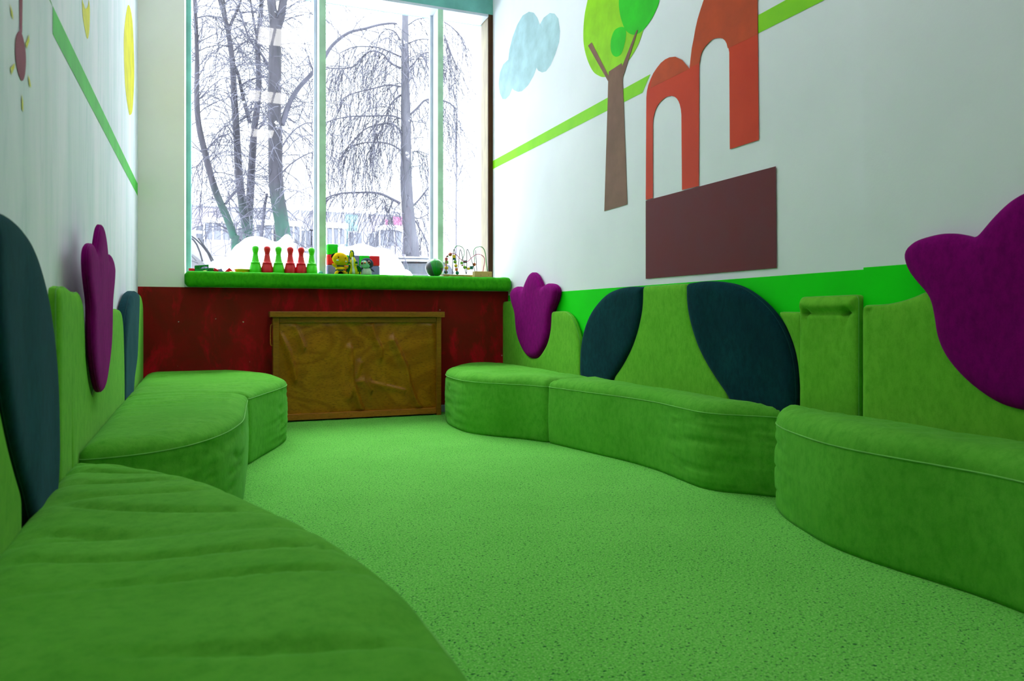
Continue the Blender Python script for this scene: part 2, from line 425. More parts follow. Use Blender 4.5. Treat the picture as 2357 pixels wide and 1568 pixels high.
paintR([(1488,462),(1788,383),(1790,617),(1488,642)], 9)
struct(g, 'wall_right', [M['white'], M['band'], M['cloud'], M['lime'], M['crown'], M['leafg'], M['bark_p'], M['red_p'], M['red_d'], M['maroon']], recalc=True)

g = G().box((2.52, YB, 0), (XR - .002, 2.384, ZC), 0).box((2.5185, YB, 0.02), (2.521, 2.3838, 1.056), 1)
struct(g, 'trim_1', [M['white'], M['band']])
# left wall with its mural
g = G()
def slab(g, y0, y1, o0, o1, z0, z1, m):
    g.add([(xw(y0) + o0, y0, z0), (xw(y0) + o1, y0, z0), (xw(y1) + o1, y1, z0), (xw(y1) + o0, y1, z0), (xw(y0) + o0, y0, z1), (xw(y0) + o1, y0, z1), (xw(y1) + o1, y1, z1), (xw(y1) + o0, y1, z1)],
          [(0, 3, 2, 1), (4, 5, 6, 7), (0, 1, 5, 4), (1, 2, 6, 5), (2, 3, 7, 6), (3, 0, 4, 7)], m)
slab(g, YB, 7.3, -.25, 0, 0, ZC, 0)
PO = .03; PY = on_l(120.5, 100, PO).y
g2 = G(); slab(g2, YB, PY, .0005, PO, 0, ZC, 0)
def paintL(px, m, off=0, k=1):
    tri_poly(g2 if off else g, [on_l(a, b_, off) + Vector((.0006 + .0004 * k, 0, 0)) for a, b_ in px], m)
V_ = lambda l: crop(l, 0, 0, 2.2391)
paintL([(120.5, 13), (316.5, 423), (316.5, 451), (120.5, 78)], 1)
paintL([(120, 13), (60, -112), (60, -40), (120, 80)][:0] or [(120, 14), (90, -50), (112, -2), (117, 5)], 1, PO)
paintL(smooth_px(V_([(659,26),(640,150),(638,280),(645,450),(662,575),(671,592),(683,560),(691,400),(689,250),(680,90)])), 2)
paintL(smooth_px(V_([(422,0),(425,80),(438,160),(450,200),(459,160),(462,60),(457,0),(452,30),(440,45),(430,20)])), 2)
paintL(V_([(97,-60),(115,-60),(112,170),(98,170)]), 3, PO)
paintL(smooth_px(V_([(100,158),(112,180),(126,240),(131,310),(125,390),(110,417),(92,380),(78,310),(75,230),(82,180)])), 3, PO, 2)
for q in ([(46,15),(60,60),(66,105),(55,80)], [(146,178),(148,210),(134,250),(128,225)], [(72,325),(70,350),(55,385),(50,350)], [(140,385),(150,410),(157,452),(147,440)], [(108,484),(115,520),(116,578),(108,560)]):
    paintL(V_(q), 2, PO, 3)
struct(g, 'wall_left', [M['plaster'], M['lgreen'], M['yellow'], M['pinkp']])
struct(g2, 'trim_2', [M['plaster'], M['lgreen'], M['yellow'], M['pinkp']])

# window wall: red dado below, cream pier left, teal lintel above
g = G()
g.box((XL, YR, 0), (XR, 7.25, 1.087), 0)
g.box((XL, YR, 1.087), (-.203, 7.25, ZC), 1)
g.box((-.203, YW, 3.80), (XR, 7.25, ZC), 2)
struct(g, 'wall_back', [M['dado'], M['cream'], M['reveal']])
g = G().box((1.87, YR - .014, 0), (XR - .003, YR, .065), 0, .004); struct(g, 'baseboard_back', M['base'])

win = bpy.data.objects.new('window_1', None); col.objects.link(win); win.location = (1.17, 7.14, 1.10); win['kind'] = 'structure'
G().box((-.203, YR - .02, 1.087), (XR, 7.16, 1.125), 0, .006).obj('window_sill', M['sillb'], win)
GY = 7.14
G().box((-.203, YW, 1.125), (-.166, GY + .03, 3.80)).obj('window_frame', M['reveal'], win)
G().box((-.203, YW, 3.776), (2.503, GY + .03, 3.80)).obj('window_frame', M['silver'], win)
for xa, xb in ((.894, .951), (1.994, 2.046)):
    mu = G().box((xa, YW, 1.125), (xb, YW + .012, 3.776)).box((xa, YW + .0121, 1.125), (xb, GY - .012, 3.776), 1).box((xa - .002, GY - .0121, 1.125), (xb + .002, GY + .03, 3.776), 2)
    mu.obj('window_frame', [M['sage'], M['silver'], M['gasket']], win)
    G().box((xa - .026, GY - .03, 1.125), (xa - .0022, GY + .02, 3.776)).obj('window_frame', M['silver'], win)
G().box((2.503, YW, 1.125), (XR, YW + .02, 3.80)).obj('window_frame', M['darkwood'], win)
G().box((2.512, YW + .0202, 1.125), (XR, GY + .03, 3.80)).obj('window_frame', M['greywood'], win)
# glass
m, nt, b = new_mat('window glass'); nt.nodes.remove(b)
out = nt.nodes['Material Output']; tr = nt.nodes.new('ShaderNodeBsdfTransparent'); gl = nt.nodes.new('ShaderNodeBsdfGlossy'); gl.inputs['Roughness'].default_value = .02
tr.inputs['Color'].default_value = (.96, .985, .98, 1)
mx_ = nt.nodes.new('ShaderNodeMixShader'); fr = nt.nodes.new('ShaderNodeFresnel'); fr.inputs['IOR'].default_value = 1.5
nt.links.new(fr.outputs[0], mx_.inputs[0]); nt.links.new(tr.outputs[0], mx_.inputs[1]); nt.links.new(gl.outputs[0], mx_.inputs[2]); nt.links.new(mx_.outputs[0], out.inputs[0])
M['glass'] = m
for xa, xb in ((-.166, .868), (.953, 1.968), (2.048, 2.512)):
    g = G().add([(xa, GY, 1.125), (xb, GY, 1.125), (xb, GY, 3.776), (xa, GY, 3.776)], [(0, 1, 2, 3)])
    g.obj('window_pane', M['glass'], win, recalc=False)

# ------------------------------------------------------------------ ceiling lamps (real, seen mirrored in the panes)
m, nt, b = new_mat('lamp diffuser'); b.inputs['Base Color'].default_value = (.9, .9, .9, 1)
b.inputs['Emission Color'].default_value = (1, .98, .92, 1); b.inputs['Emission Strength'].default_value = 13; M['lamp'] = m
lamp0 = None
for k, (lx, ly) in enumerate([(.78, 4.9), (.78, 2.3), (.78, -.1)]):
    if lamp0 is None:
        lamp0 = thing('ceiling_lamp', (lx, ly, ZC), 'square white recessed-grid ceiling lamp mirrored in the window pane', 'lamp', 'ceiling lamps in a row')
        G().box((lx - .3, ly - .3, ZC - .07), (lx + .3, ly + .3, ZC), 0, .01).obj('housing', M['ceil'], lamp0)
        for q in range(3):
            G().box((lx - .27 + q * .185, ly - .27, ZC - .085), (lx - .27 + q * .185 + .15, ly + .27, ZC - .0705)).obj('diffuser', M['lamp'], lamp0)
    else:
        c = copy_tree(lamp0); c.location = (lx, ly, ZC)

# ------------------------------------------------------------------ benches
def ridge(v): return 1 - abs(v) * 2
def wr_bench(seed, amp, ang=0., fr=9.):
    ca, sa = cos(ang), sin(ang)
    def f(a, b_, d):
        u = a * ca + b_ * sa; v = -a * sa + b_ * ca          # creases run along u, i.e. across the seat
        n = noise.noise(Vector((u * 1.3 + seed, v * fr, seed)))
        m_ = noise.noise(Vector((u * 1.6 + 9, v * 1.5, seed + 4)))
        r = max(0, 1 - abs(n) * 5) ** 2 * max(0, m_ + .25) * 1.6
        return -amp * r + amp * .7 * noise.noise(Vector((a * 3, b_ * 3, seed)))
    return f
def sw_bench(seed, amp, ends):
    def f(a, b_, w, t):
        k = sum(exp(-((b_ - e) / .28) ** 2) for e in ends)
        n = noise.noise(Vector((a * 2 + seed, b_ * 2.2, w * 26)))
        return -amp * (max(0, 1 - abs(n) * 4.5) ** 2) * min(1, .12 + k)
    return f
def bench(label, pts, base, w1, crown, R, seed, ends, ang=0, ds=.018, grid=.026, amp=.015, fr=9.):
    v, f, pip = cushion(pts, 0.0, w1, crown, R, lambda a, b_, w: Vector((a, b_, w + .001)), ds, grid, 24, .007, wr_bench(seed, amp, ang, fr), sw_bench(seed, .011, ends), 3)
    t = thing('bench_seat', base, label, 'bench', 'green velvet bench blocks along the walls')
    o = sub('seat_cushion', v, f, M['seat'], t, smooth=True)
    G().tube(pip, .0028, n=6, closed=True).obj('piping', M['seam'], t, smooth=True)
    return t
bench('rounded green velvet bench block in the far right corner against the red wall',
      [(2.50, 6.50, 1), (2.15, 6.47), (1.97, 6.33), (1.80, 6.02), (1.725, 5.6), (1.75, 5.25), (1.865, 5.03), (2.0, 4.86), (2.10, 4.665, 1), (2.50, 4.665, 1)],
      (2.1, 5.5, 0), .378, .062, .10, 1, [5.6, 6.2])
bench('long curved green velvet bench block below the two dark leaf backrests',
      [(2.50, 4.655, 1), (2.104, 4.655, 1), (2.205, 4.15), (2.262, 3.864), (2.283, 3.575), (2.262, 3.32), (2.257, 3.123), (2.293, 3.035), (2.36, 2.965), (2.43, 2.89), (2.50, 2.80, 1)],
      (2.35, 3.8, 0), .378, .062, .085, 2, [3.0, 3.2])
bench('nearest green velvet bench block on the right side, cut by the photo edge',
      [(2.50, 2.785, 1), (2.42, 2.765), (2.352, 2.715), (2.264, 2.585), (2.175, 2.359), (2.122, 2.161), (2.116, 1.991), (2.13, 1.852), (2.148, 1.727), (2.16, 1.6), (2.15, 1.44), (2.10, 1.2), (2.07, .9), (2.10, .6), (2.2, .4), (2.47, .32, 1), (2.47, 2.2, 1)],
      (2.3, 1.6, 0), .378, .080, .09, 3, [2.7], amp=.010)
bench('nearest wide green velvet bench block on the left, with deep fabric creases',
      [(xw(2.80) + .056, 2.80, 1), (-.36, 2.775), (-.21, 2.62), (-.03, 2.33), (.10, 2.01), (.175, 1.80), (.235, 1.58), (.273, 1.427), (.298, 1.273), (.31, 1.10), (.312, .9), (.31, .5), (.28, .1), (.2, -.25), (0, -.5), (xw(-.55) + .056, -.55, 1)],
      (-.1, 1.2, 0), .368, .032, .09, 4, [], ang=-.32, ds=.014, grid=.016, amp=.026, fr=5.5)
bench('middle green velvet bench block on the left below the purple tulip backrest',
      [(xw(4.565) + .056, 4.565, 1), (.19, 4.565, 1), (.172, 4.3), (.153, 3.98), (.115, 3.55), (-.01, 3.14), (-.086, 3.01), (-.23, 2.885), (-.36, 2.845), (xw(2.84) + .056, 2.84, 1)],
      (-.1, 3.7, 0), .378, .055, .09, 5, [3.1, 3.6], amp=.016)
bench('rounded green velvet bench block in the far left corner beside the wooden cabinet',
      [(xw(6.50) + .056, 6.50, 1), (0.0, 6.47), (.25, 6.26), (.405, 6.02), (.47, 5.75), (.482, 5.45), (.40, 5.146), (.29, 4.85), (.193, 4.58, 1), (xw(4.58) + .056, 4.58, 1)],
      (0, 5.5, 0), .378, .055, .10, 6, [5.3, 5.9])

# ------------------------------------------------------------------ backrests
def fR(X, k=1.015): return lambda a, b_, w: Vector((X - w, a * k, EYE + (b_ - EYE) * k))
def fL(o): return lambda a, b_, w: Vector((xw(a) + o + w, a, b_))
def panel(name, label, cat, pts, fn, base, th, mat, seam, crown=.012, R=.035, group=None, wr=None, ds=.016, grid=.035, relax=2):
    v, f, pip = cushion(pts, 0.0, th - crown, crown, R, fn, ds, grid, 4, .003, wr, None, relax)
    t = thing(name, base, label, cat, group)
    sub('upholstery', v, f, mat, t, smooth=True)
    G().tube(pip, .0022, n=5, closed=True).obj('piping', seam, t, smooth=True)
    return t
INN = [(.355, .45), (.27, .52), (.20, .585), (.11, .69), (.048, .80), (.012, .90)]       # inner edge of a leaf
LEAF = [(0, 1.036, 1), (.167, 1.042), (.33, 1.030), (.45, 1.005), (.567, .955), (.70, .865), (.79, .755), (.832, .657), (.850, .54), (.850, .44), (.82, .36), (.74, .31), (.55, .31), (.45, .36)] + INN
TUL = [(0, 1.225), (.06, 1.208), (.12, 1.165), (.17, 1.115), (.198, 1.085, 1), (.24, 1.102), (.30, 1.116), (.38, 1.112), (.455, 1.092), (.482, 1.068), (.468, 1.0), (.42, .94), (.375, .89), (.355, .82), (.342, .745), (.318, .69), (.27, .63), (.19, .565), (.10, .52)]
TULF = TUL + [(0, .508)] + [(-p[0], *p[1:]) for p in TUL[:0:-1]]
thL = .062
GL = 'dark teal leaf backrests on the walls'; GT = 'purple tulip backrests on the walls'; GP = 'green velvet wall panels behind the benches'
wrp = lambda s, a_: (lambda a, b_, d: a_ * noise.noise(Vector((a * 5, b_ * 4, s))))
# canonical leaf: grows along +a; right wall A has +a = +Y
leafA = panel('leaf_backrest', 'dark teal leaf backrest beside the far right purple tulip', 'backrest', LEAF,
              lambda a, b_, w: Vector((XP - w, 4.085 + a, b_)), (XP, 4.085, 0), thL, M['teal'], M['seamt'], .022, .05, GL, wrp(3, .004))
leafB = panel('leaf_backrest', 'larger-looking dark teal leaf backrest beside the gathered green panel', 'backrest', LEAF,
              lambda a, b_, w: Vector((XP - w, 3.612 - a, b_)), (XP, 3.612, 0), thL, M['teal'], M['seamt'], .022, .05, GL, wrp(5, .004))
c = copy_tree(leafB); c.location = (xw(1.67) + .032, 1.67, .012); c.rotation_euler = (0, 0, pi + .0177); c.scale = (.7, .87, 1); c['label'] = 'tall teal leaf backrest at the left photo edge, nearest on the left wall'
c = copy_tree(leafA); c.location = (-.4965, 5.50, -.03); c.rotation_euler = (0, 0, pi); c.scale = (1, 1.1, 1); c['label'] = 'teal leaf backrest on the left wall nearest the red wall'
tulA = panel('tulip_backrest', 'purple tulip backrest standing in the far right corner by the red wall', 'backrest', TULF,
             lambda a, b_, w: Vector((XP - w, 5.84 + a * 1.015, b_)), (XP, 5.84, 0), .068, M['purple'], M['seamp'], .03, .06, GT, wrp(8, .006), relax=2)
c = copy_tree(tulA); c.location = (2.518, 1.655, .035); c['label'] = 'big purple tulip backrest cut by the right photo edge'
c = copy_tree(tulA); c.location = (-.413, 3.285, .111); c.rotation_euler = (0, 0, pi); c.scale = (.45, .76, .893); c['label'] = 'purple tulip backrest leaning on the left wall between two teal leaves'
# green panels on the right wall
def gp(label, pts, fn, base, **k): return panel('padded_panel', label, 'backrest panel', pts, fn, base, k.pop('th', .045), M['back'], M['seam'], group=GP, **k)
gp('cup-shaped green panel around the far right purple tulip', [(6.49, .30, 1), (6.49, .985, 1), (6.25, .99, 1), (6.17, .94), (6.125, .89), (6.102, .82), (6.092, .745), (6.07, .69), (6.02, .63), (5.94, .565), (5.85, .515), (5.747, .503), (5.65, .515), (5.555, .565), (5.47, .63), (5.425, .69), (5.40, .745), (5.388, .80), (5.38, .888, 1), (5.25, .892), (5.13, .886), (5.03, .845), (4.95, .76), (4.905, .68), (4.892, .55), (4.89, .30, 1)], fR(XP), (XP, 5.6, 0))
gp('green panel widening downward between the two dark leaves', [(4.030, 1.036, 1)] + [(4.029 + a, z) for a, z in INN[::-1]] + [(4.40, .42, 1), (4.40, .30, 1), (3.20, .30, 1), (3.20, .42, 1)] + [(3.568 - a, z) for a, z in INN] + [(3.567, 1.036, 1)], fR(XP), (XP, 3.8, 0))
gp('slim green panel between the dark leaf and the gathered panel', [(2.69, .30, 1), (2.69, .870, 1), (2.845, .872, 1), (2.79, .80), (2.745, .72), (2.72, .64), (2.708, .55), (2.706, .30, 1)], fR(XP), (XP, 2.7, 0), th=.035, relax=1)
def pinch(a, b_, d):
    h = .020 * exp(-((b_ - .905) / .03) ** 2)
    for pa in (2.412, 2.645):
        h -= .045 * exp(-((a - pa) / .015) ** 2 - ((b_ - .872) / .014) ** 2)
        h -= .016 * exp(-((a - pa) / .008) ** 2 - ((b_ - .84) / .03) ** 2)
    h -= .018 * exp(-((b_ - .872) / .009) ** 2)
    return h
gp('narrow green panel with a gathered rolled top edge', [(2.356, .30, 1), (2.356, .94, 1), (2.685, .938, 1), (2.685, .30, 1)], fR(XP), (XP, 2.53, 0), wr=pinch, grid=.014, th=.055)
gp('wide green panel dipping around the big right purple tulip', [(2.352, .30, 1), (2.352, .897, 1), (2.22, .90), (2.12, .92), (2.02, .953), (1.985, .958, 1), (1.962, .89), (1.95, .82), (1.925, .735), (1.87, .665), (1.79, .60), (1.70, .557), (1.6, .545), (1.50, .557), (1.41, .60), (1.33, .665), (1.275, .735), (1.25, .82), (1.238, .89), (1.215, .958, 1), (1.1, .93), (.9, .90), (.6, .90, 1), (.6, .30, 1)], fR(2.518, 1.0), (2.518, 1.6, 0), th=.045,
   wr=lambda a, b_, d: -.02 * exp(-((a - 2.315) / .014) ** 2 - ((b_ - .875) / .014) ** 2))
# green panels on the left wall
gp('green panel inside the nearest teal leaf on the left', [(.7, .30, 1), (.7, 1.0, 1), (1.665, 1.04, 1)] + [(1.668 + a * .87, z + .012) for a, z in INN[::-1]] + [(1.99, .45, 1), (1.99, .30, 1)], fL(.031), (xw(1.5) + .031, 1.5, 0), th=.03)
gp('tall green panel on the left wall between teal leaf and seam', [(2.49, .30, 1), (2.49, .93, 1), (2.59, .94), (2.728, .932, 1), (2.728, .30, 1)], fL(.001), (xw(2.7), 2.7, 0), th=.06, relax=1)
gp('green panel on the left wall cut out around the purple tulip', [(2.732, .30, 1), (2.732, .932), (2.80, .925), (2.90, .935, 1), (2.98, .90), (3.02, .82), (3.04, .72), (3.08, .66), (3.14, .61), (3.22, .565), (3.285, .545), (3.35, .565), (3.43, .61), (3.49, .66), (3.52, .72), (3.545, .80), (3.57, .887, 1), (3.95, .884), (4.3, .885), (4.46, .868), (4.53, .81), (4.57, .70), (4.60, .58), (4.61, .30, 1)], fL(.001), (xw(3.6), 3.6, 0), th=.06)
gp('green panel edge beside the farthest teal leaf on the left', [(5.502, 1.003, 1), (6.0, 1.01), (6.3, .99), (6.42, .93), (6.44, .84), (6.44, .30, 1), (5.13, .30, 1), (5.13, .40, 1)] + [(5.496 - a * 1.1, z - .03) for a, z in INN], fL(.001), (xw(5.9), 5.9, 0), th=.044)

# ------------------------------------------------------------------ wooden cabinet (heater cover) under the window
BX0, BX1, BY0, BY1, BT = .455, 1.852, 6.33, 6.505, .895
cab = thing('heater_cover', ((BX0 + BX1) / 2, BY0, 0), 'stained wooden heater cover with buckled veneer panel below the window', 'cabinet')
G().box((BX0 - .025, BY0 - .025, BT - .046), (BX1 + .025, BY1, BT), 0, .005).obj('top_board', M['boxwood'], cab)
G().box((BX0, BY0, 0), (BX0 + .045, BY1 - .03, BT - .047), 0, .003).obj('side_board', M['boxwood'], cab)
G().box((BX1 - .042, BY0, 0), (BX1, BY1 - .03, BT - .047), 0, .003).obj('side_board', M['boxwood'], cab)
G().box((BX0 + .046, BY0 + .01, BT - .090), (BX1 - .043, BY0 + .03, BT - .048), 0, .003).obj('upper_rail', M['boxwood'], cab)
G().box((BX0 + .046, BY0 + .004, .012), (BX1 - .043, BY0 + .04, .062), 0, .004).obj('bottom_rail', M['boxedge'], cab, label='orange worn bottom rail')
lines = [[(1040,430),(1075,560),(1130,660),(1130,740)], [(1250,580),(1310,710),(1370,830),(1400,1000),(1470,1170),(1500,1210)], [(330,450),(390,580),(410,650)], [(200,540),(270,680),(310,830),(330,950)],
         [(850,660),(860,800),(870,980),(840,1110)], [(870,980),(930,1180),(960,1250)], [(870,980),(980,970),(1040,1050)], [(1040,980),(1180,1010),(1350,1050)], [(940,800),(910,910)], [(1600,430),(1640,640)]]
segs = []
for k, l in enumerate(lines):
    q = [on_y(a, b_, BY0 + .02) for a, b_ in crop(l, 600, 640, 4.064)]
    am = [.026, .032, .020, .024, .026, .026, .013, .013, .017, .015][k]
    segs += [((p.x, p.z), (r.x, r.z), am) for p, r in zip(q[:-1], q[1:])]
nx, nz = 180, 100; x0, x1, z0, z1 = BX0 + .044, BX1 - .041, .055, BT - .088
gxx, gzz = np.meshgrid(np.linspace(x0, x1, nx), np.linspace(z0, z1, nz)); hh = np.zeros_like(gxx)
for (ax, az), (bx, bz), am in segs:
    L = (bx - ax) ** 2 + (bz - az) ** 2; t = np.clip(((gxx - ax) * (bx - ax) + (gzz - az) * (bz - az)) / L, 0, 1)
    ex = gxx - (ax + t * (bx - ax)); ez = gzz - (az + t * (bz - az)); d2 = ex ** 2 + ez ** 2
    asym = np.where(ex > 0, .012, .036)
    hh = np.maximum(hh, am * np.exp(-d2 / asym ** 2))
vv = []
for j in range(nz):
    for i in range(nx):
        x, z = gxx[j, i], gzz[j, i]; e = min(1, (x - x0) / .05, (x1 - x) / .05, (z - z0) / .03, (z1 - z) / .03)
        h = (hh[j, i] + .012 * noise.noise(Vector((x * 5, 1, z * 2.4)))) * max(e, 0)
        vv.append((x, BY0 + .030 - h, z))
ff = [(j * nx + i, j * nx + i + 1, (j + 1) * nx + i + 1, (j + 1) * nx + i) for j in range(nz - 1) for i in range(nx - 1)]
k = len(vv); vv += [(x0, BY0 + .044, z0), (x1, BY0 + .044, z0), (x1, BY0 + .044, z1), (x0, BY0 + .044, z1)]; ff.append((k, k + 3, k + 2, k + 1))
sub('veneer_panel', vv, ff, M['veneer'], cab, smooth=True, recalc=False, label='warped figured veneer panel')
G().tube(spline([(BX0, BY0 + .05, .79), (BX0 - .014, BY0 + .05, .78), (BX0 - .016, BY0 + .05, .70), (BX0 - .014, BY0 + .05, .63), (BX0, BY0 + .05, .62)], 4), .005).obj('handle', M['boxedge'], cab, smooth=True)

# ------------------------------------------------------------------ sill cushion
CY0, CY1, CZ0, CZ1 = 6.40, 6.74, 1.088, 1.212
def wsill(a, b_, d): return .004 * noise.noise(Vector((a * 7, b_ * 6, 2))) - .005 * exp(-((a - .235) / .006) ** 2) - .003 * max(0, 1 - abs(noise.noise(Vector((a * 16 + b_ * 8, 1, 5)))) * 5) * (a > 1.9)
# cross-section rounded; swept along X
sc_t = thing('sill_cushion', (1.17, 6.5, CZ0), 'long green velvet cushion lying along the window sill', 'cushion')
prof = []
hw, hz, rr = (CY1 - CY0) / 2, (CZ1 - CZ0) / 2, .038
for cx_, cz_, a0 in ((hw - rr, hz - rr, 0), (-hw + rr, hz - rr, 90), (-hw + rr, -hz + rr, 180), (hw - rr, -hz + rr, 270)):
    for q in range(0, 91, 15): prof.append((cx_ + rr * cos(radians(a0 + q)), cz_ + rr * sin(radians(a0 + q))))
vv = []; ff = []; cols_ = 260; XA, XB = -.200, 2.543
for i in range(cols_ + 1):
    x = XA + (XB - XA) * i / cols_; e = min(x - XA, XB - x); sc_ = 1 - (.42 * (1 - min(e / .035, 1)) ** 2.2)
    for (py_, pz_) in prof:
        n_ = wsill(x, py_, 0); k = 1
        vv.append((x, (CY0 + CY1) / 2 + py_ * (1 - (1 - sc_) * .35) + (n_ if py_ < 0 else 0), (CZ0 + CZ1) / 2 + pz_ * sc_ + (n_ if pz_ > 0 else 0)))
np_ = len(prof)
for i in range(cols_):
    for j in range(np_): ff.append((i * np_ + j, i * np_ + (j + 1) % np_, (i + 1) * np_ + (j + 1) % np_, (i + 1) * np_ + j))
ff += [tuple(range(np_)), tuple(cols_ * np_ + j for j in range(np_))]
sub('upholstery', vv, ff, M['sillc'], sc_t, smooth=True)
G().tube([(x, CY0 + .012, CZ1 - .022) for x in np.linspace(XA + .04, XB - .04, 60)], .002, n=5).obj('piping', M['seam'], sc_t, smooth=True)

# ------------------------------------------------------------------ toys on the sill
TZ = CZ1 + .001
# skittles
SPX = [588, 615, 641, 668, 693, 717]; SC = ['pgreen', 'red', 'pgreen', 'red', 'red', 'pgreen']
PR = [(.020, 0), (.044, .002), (.0475, .012), (.0475, .030), (.044, .052), (.0385, .070), (.0375, .074), (.0405, .075), (.0405, .079), (.034, .080), (.0335, .084), (.0355, .085), (.035, .089), (.029, .095), (.0235, .115), (.0200, .138), (.0185, .150), (.0175, .152), (.0195, .153), (.0195, .157), (.0175, .159), (.0185, .172), (.0225, .188), (.0245, .200), (.0240, .212), (.0190, .222), (.0105, .228), (.002, .229)]
LAB = ['green plastic skittle, leftmost of the row beside the yellow bowl', 'red plastic skittle between the two leftmost green ones', 'green plastic skittle standing between two red skittles', 'red plastic skittle, left one of the adjoining red pair', 'red plastic skittle, right one of the adjoining red pair', 'green plastic skittle beside the window mullion with dented head']
for k, px in enumerate(SPX):
    p = on_y(px, 628, 6.60)
    o = G().lathe((p.x, 6.60, TZ), [(r_ * (1.12 if z_ > .08 else 1.03), z_) for r_, z_ in PR], n=28).top('skittle', M['p_' + SC[k]], (p.x, 6.60, TZ), LAB[k], 'skittle', 'skittles on the sill cushion', smooth=True)
    autosmooth(o, 35)
# building blocks on the sill board behind the cushion
s_ = .0925; bz0 = 1.128
cubes = [(0, 0, 'green', 'green toy cube at the foot of the block stack beside the mullion'), (0, 1, 'lilac', 'lilac toy cube second from the bottom beside the mullion'), (0, 2, 'red', 'red toy cube under the topmost green cube'), (0, 3, 'green', 'green toy cube topmost of the block stack'),
         (1, 0, 'lilac', 'lilac toy cube low behind the bee plush'), (1, 1, 'red', 'red toy cube mostly hidden behind the bee plush'), (1, 2, 'green', 'green toy cube behind the head of the bee plush'),
         (2, 0, 'green', 'green toy cube low behind the dragon plush'), (2, 1, 'lilac', 'lilac toy cube behind the dragon plush body'), (2, 2, 'lilac', 'lilac toy cube behind the crest of the dragon plush'),
         (3, 0, 'red', 'red toy cube low between the dragon and penguin'), (3, 1, 'lilac', 'lilac toy cube left behind the penguin plush'), (3, 2, 'green', 'green toy cube above left of the penguin plush'),
         (4, 0, 'lilac', 'lilac toy cube at the bottom right behind the penguin'), (4, 1, 'lilac', 'lilac toy cube right behind the penguin plush'), (4, 2, 'red', 'red toy cube at the upper right corner of the block wall')]
for i, j, cc, lb in cubes:
    bx = .953 + i * (s_ + .0012) ; bz = bz0 + j * (s_ + .0006) + (.006 if i == 0 and j == 3 else 0) * 0
    tw = (.003 if j == 3 else 0) + rnd.uniform(-.0006, .0006)
    G().box((bx, 6.835, bz), (bx + s_, 6.835 + s_, bz + s_), 0, .009).top('toy_block', M['p_' + cc], (bx + s_ / 2, 6.88, bz), lb, 'toy block', 'toy cubes stacked behind the plush toys', smooth=True)
# plush toys -----
mm_ = .00378
def P(px, py, Y=6.60): return on_y(px, py, Y)
def rotY(deg): return Matrix.Rotation(radians(deg), 3, 'Y')
Y0 = 6.60
p = P(784, 632); bee = thing('plush_bee', (p.x, Y0, TZ), 'yellow bee plush toy with black striped body sitting on the green cushion', 'plush toy')
def E_(parent, name, px, py, rx, rz, m, ry=None, rot=0, dy=0, **k):
    c = P(px, py, Y0 + dy); return G().ell(c, (rx * mm_, (ry if ry else min(rx, rz)) * mm_, rz * mm_), rot=rotY(rot)).obj(name, m, parent, smooth=True, **k)
hd = E_(bee, 'head', 783.3, 597, 18.5, 15.5, M['f_yellow'], 13, 14)
E_(bee, 'ear', 770, 589.5, 8, 6.5, M['f_black'], 5, -25, .01, label='black ear')
E_(hd, 'eye', 778.8, 592, 1.5, 1.5, M['f_black'], 1.5, 0, -.0475); E_(hd, 'eye', 795, 594.4, 1.2, 1.2, M['f_black'], 1.2, 0, -.040)
E_(hd, 'cheek', 777, 599, 3.2, 1.8, M['f_white'], 1.5, 0, -.047); E_(hd, 'cheek', 796, 601.8, 2.6, 1.8, M['f_white'], 1.5, 30, -.0345)
# body with stripes: lathe by material
prof = [(.004, 0), (.030, .004), (.038, .016), (.039, .028), (.036, .044), (.031, .058), (.026, .066)]
g = G(); pc = P(783.6, 632); bn = 22
rings = [(4, 0), (14, 0.0), (30, 0)]
def band_lathe(c, prof, ms, n=22, ys=.8):
    v = []; f = []; mi = []
    for r, z in prof:
        for j in range(n): q = 2 * pi * j / n; v.append(Vector(c) + Vector((r * cos(q), r * ys * sin(q), z)))
    for i in range(len(prof) - 1):
        for j in range(n): f.append((i * n + j, i * n + (j + 1) % n, (i + 1) * n + (j + 1) % n, (i + 1) * n + j)); mi.append(ms[i])
    f += [tuple(range(n))[::-1], tuple((len(prof) - 1) * n + j for j in range(n))]; mi += [ms[0], ms[-1]]
    g = G(); g.add(v, f); g.m = mi; return g
bl = [(.010, .004), (.034, .006), (.042, .018), (.042, .030), (.0425, .031), (.043, .046), (.0425, .047), (.040, .062), (.036, .068), (.035, .069), (.031, .080), (.022, .088)]
band_lathe((pc.x, Y0, TZ), bl, [0, 0, 0, 0, 1, 1, 0, 0, 1, 1, 1]).obj('body', [M['f_yellow'], M['f_stripe']], bee, smooth=True)
E_(bee, 'arm', 770, 611.5, 3.3, 6.5, M['f_yellow'], 3.3, -50, -.01); E_(bee, 'arm', 797, 615.5, 6, 3.2, M['f_yellow'], 3, 12, -.01)
E_(bee, 'leg', 774.5, 628.5, 3.8, 6.5, M['f_yellow'], 5, 35, -.026); E_(bee, 'leg', 794, 628.5, 3.8, 6.5, M['f_yellow'], 5, -35, -.026)
E_(bee, 'belly_patch', 784.3, 629.5, 5.6, 5, M['f_black'], 3, 0, -.030, label='black patch between the legs')
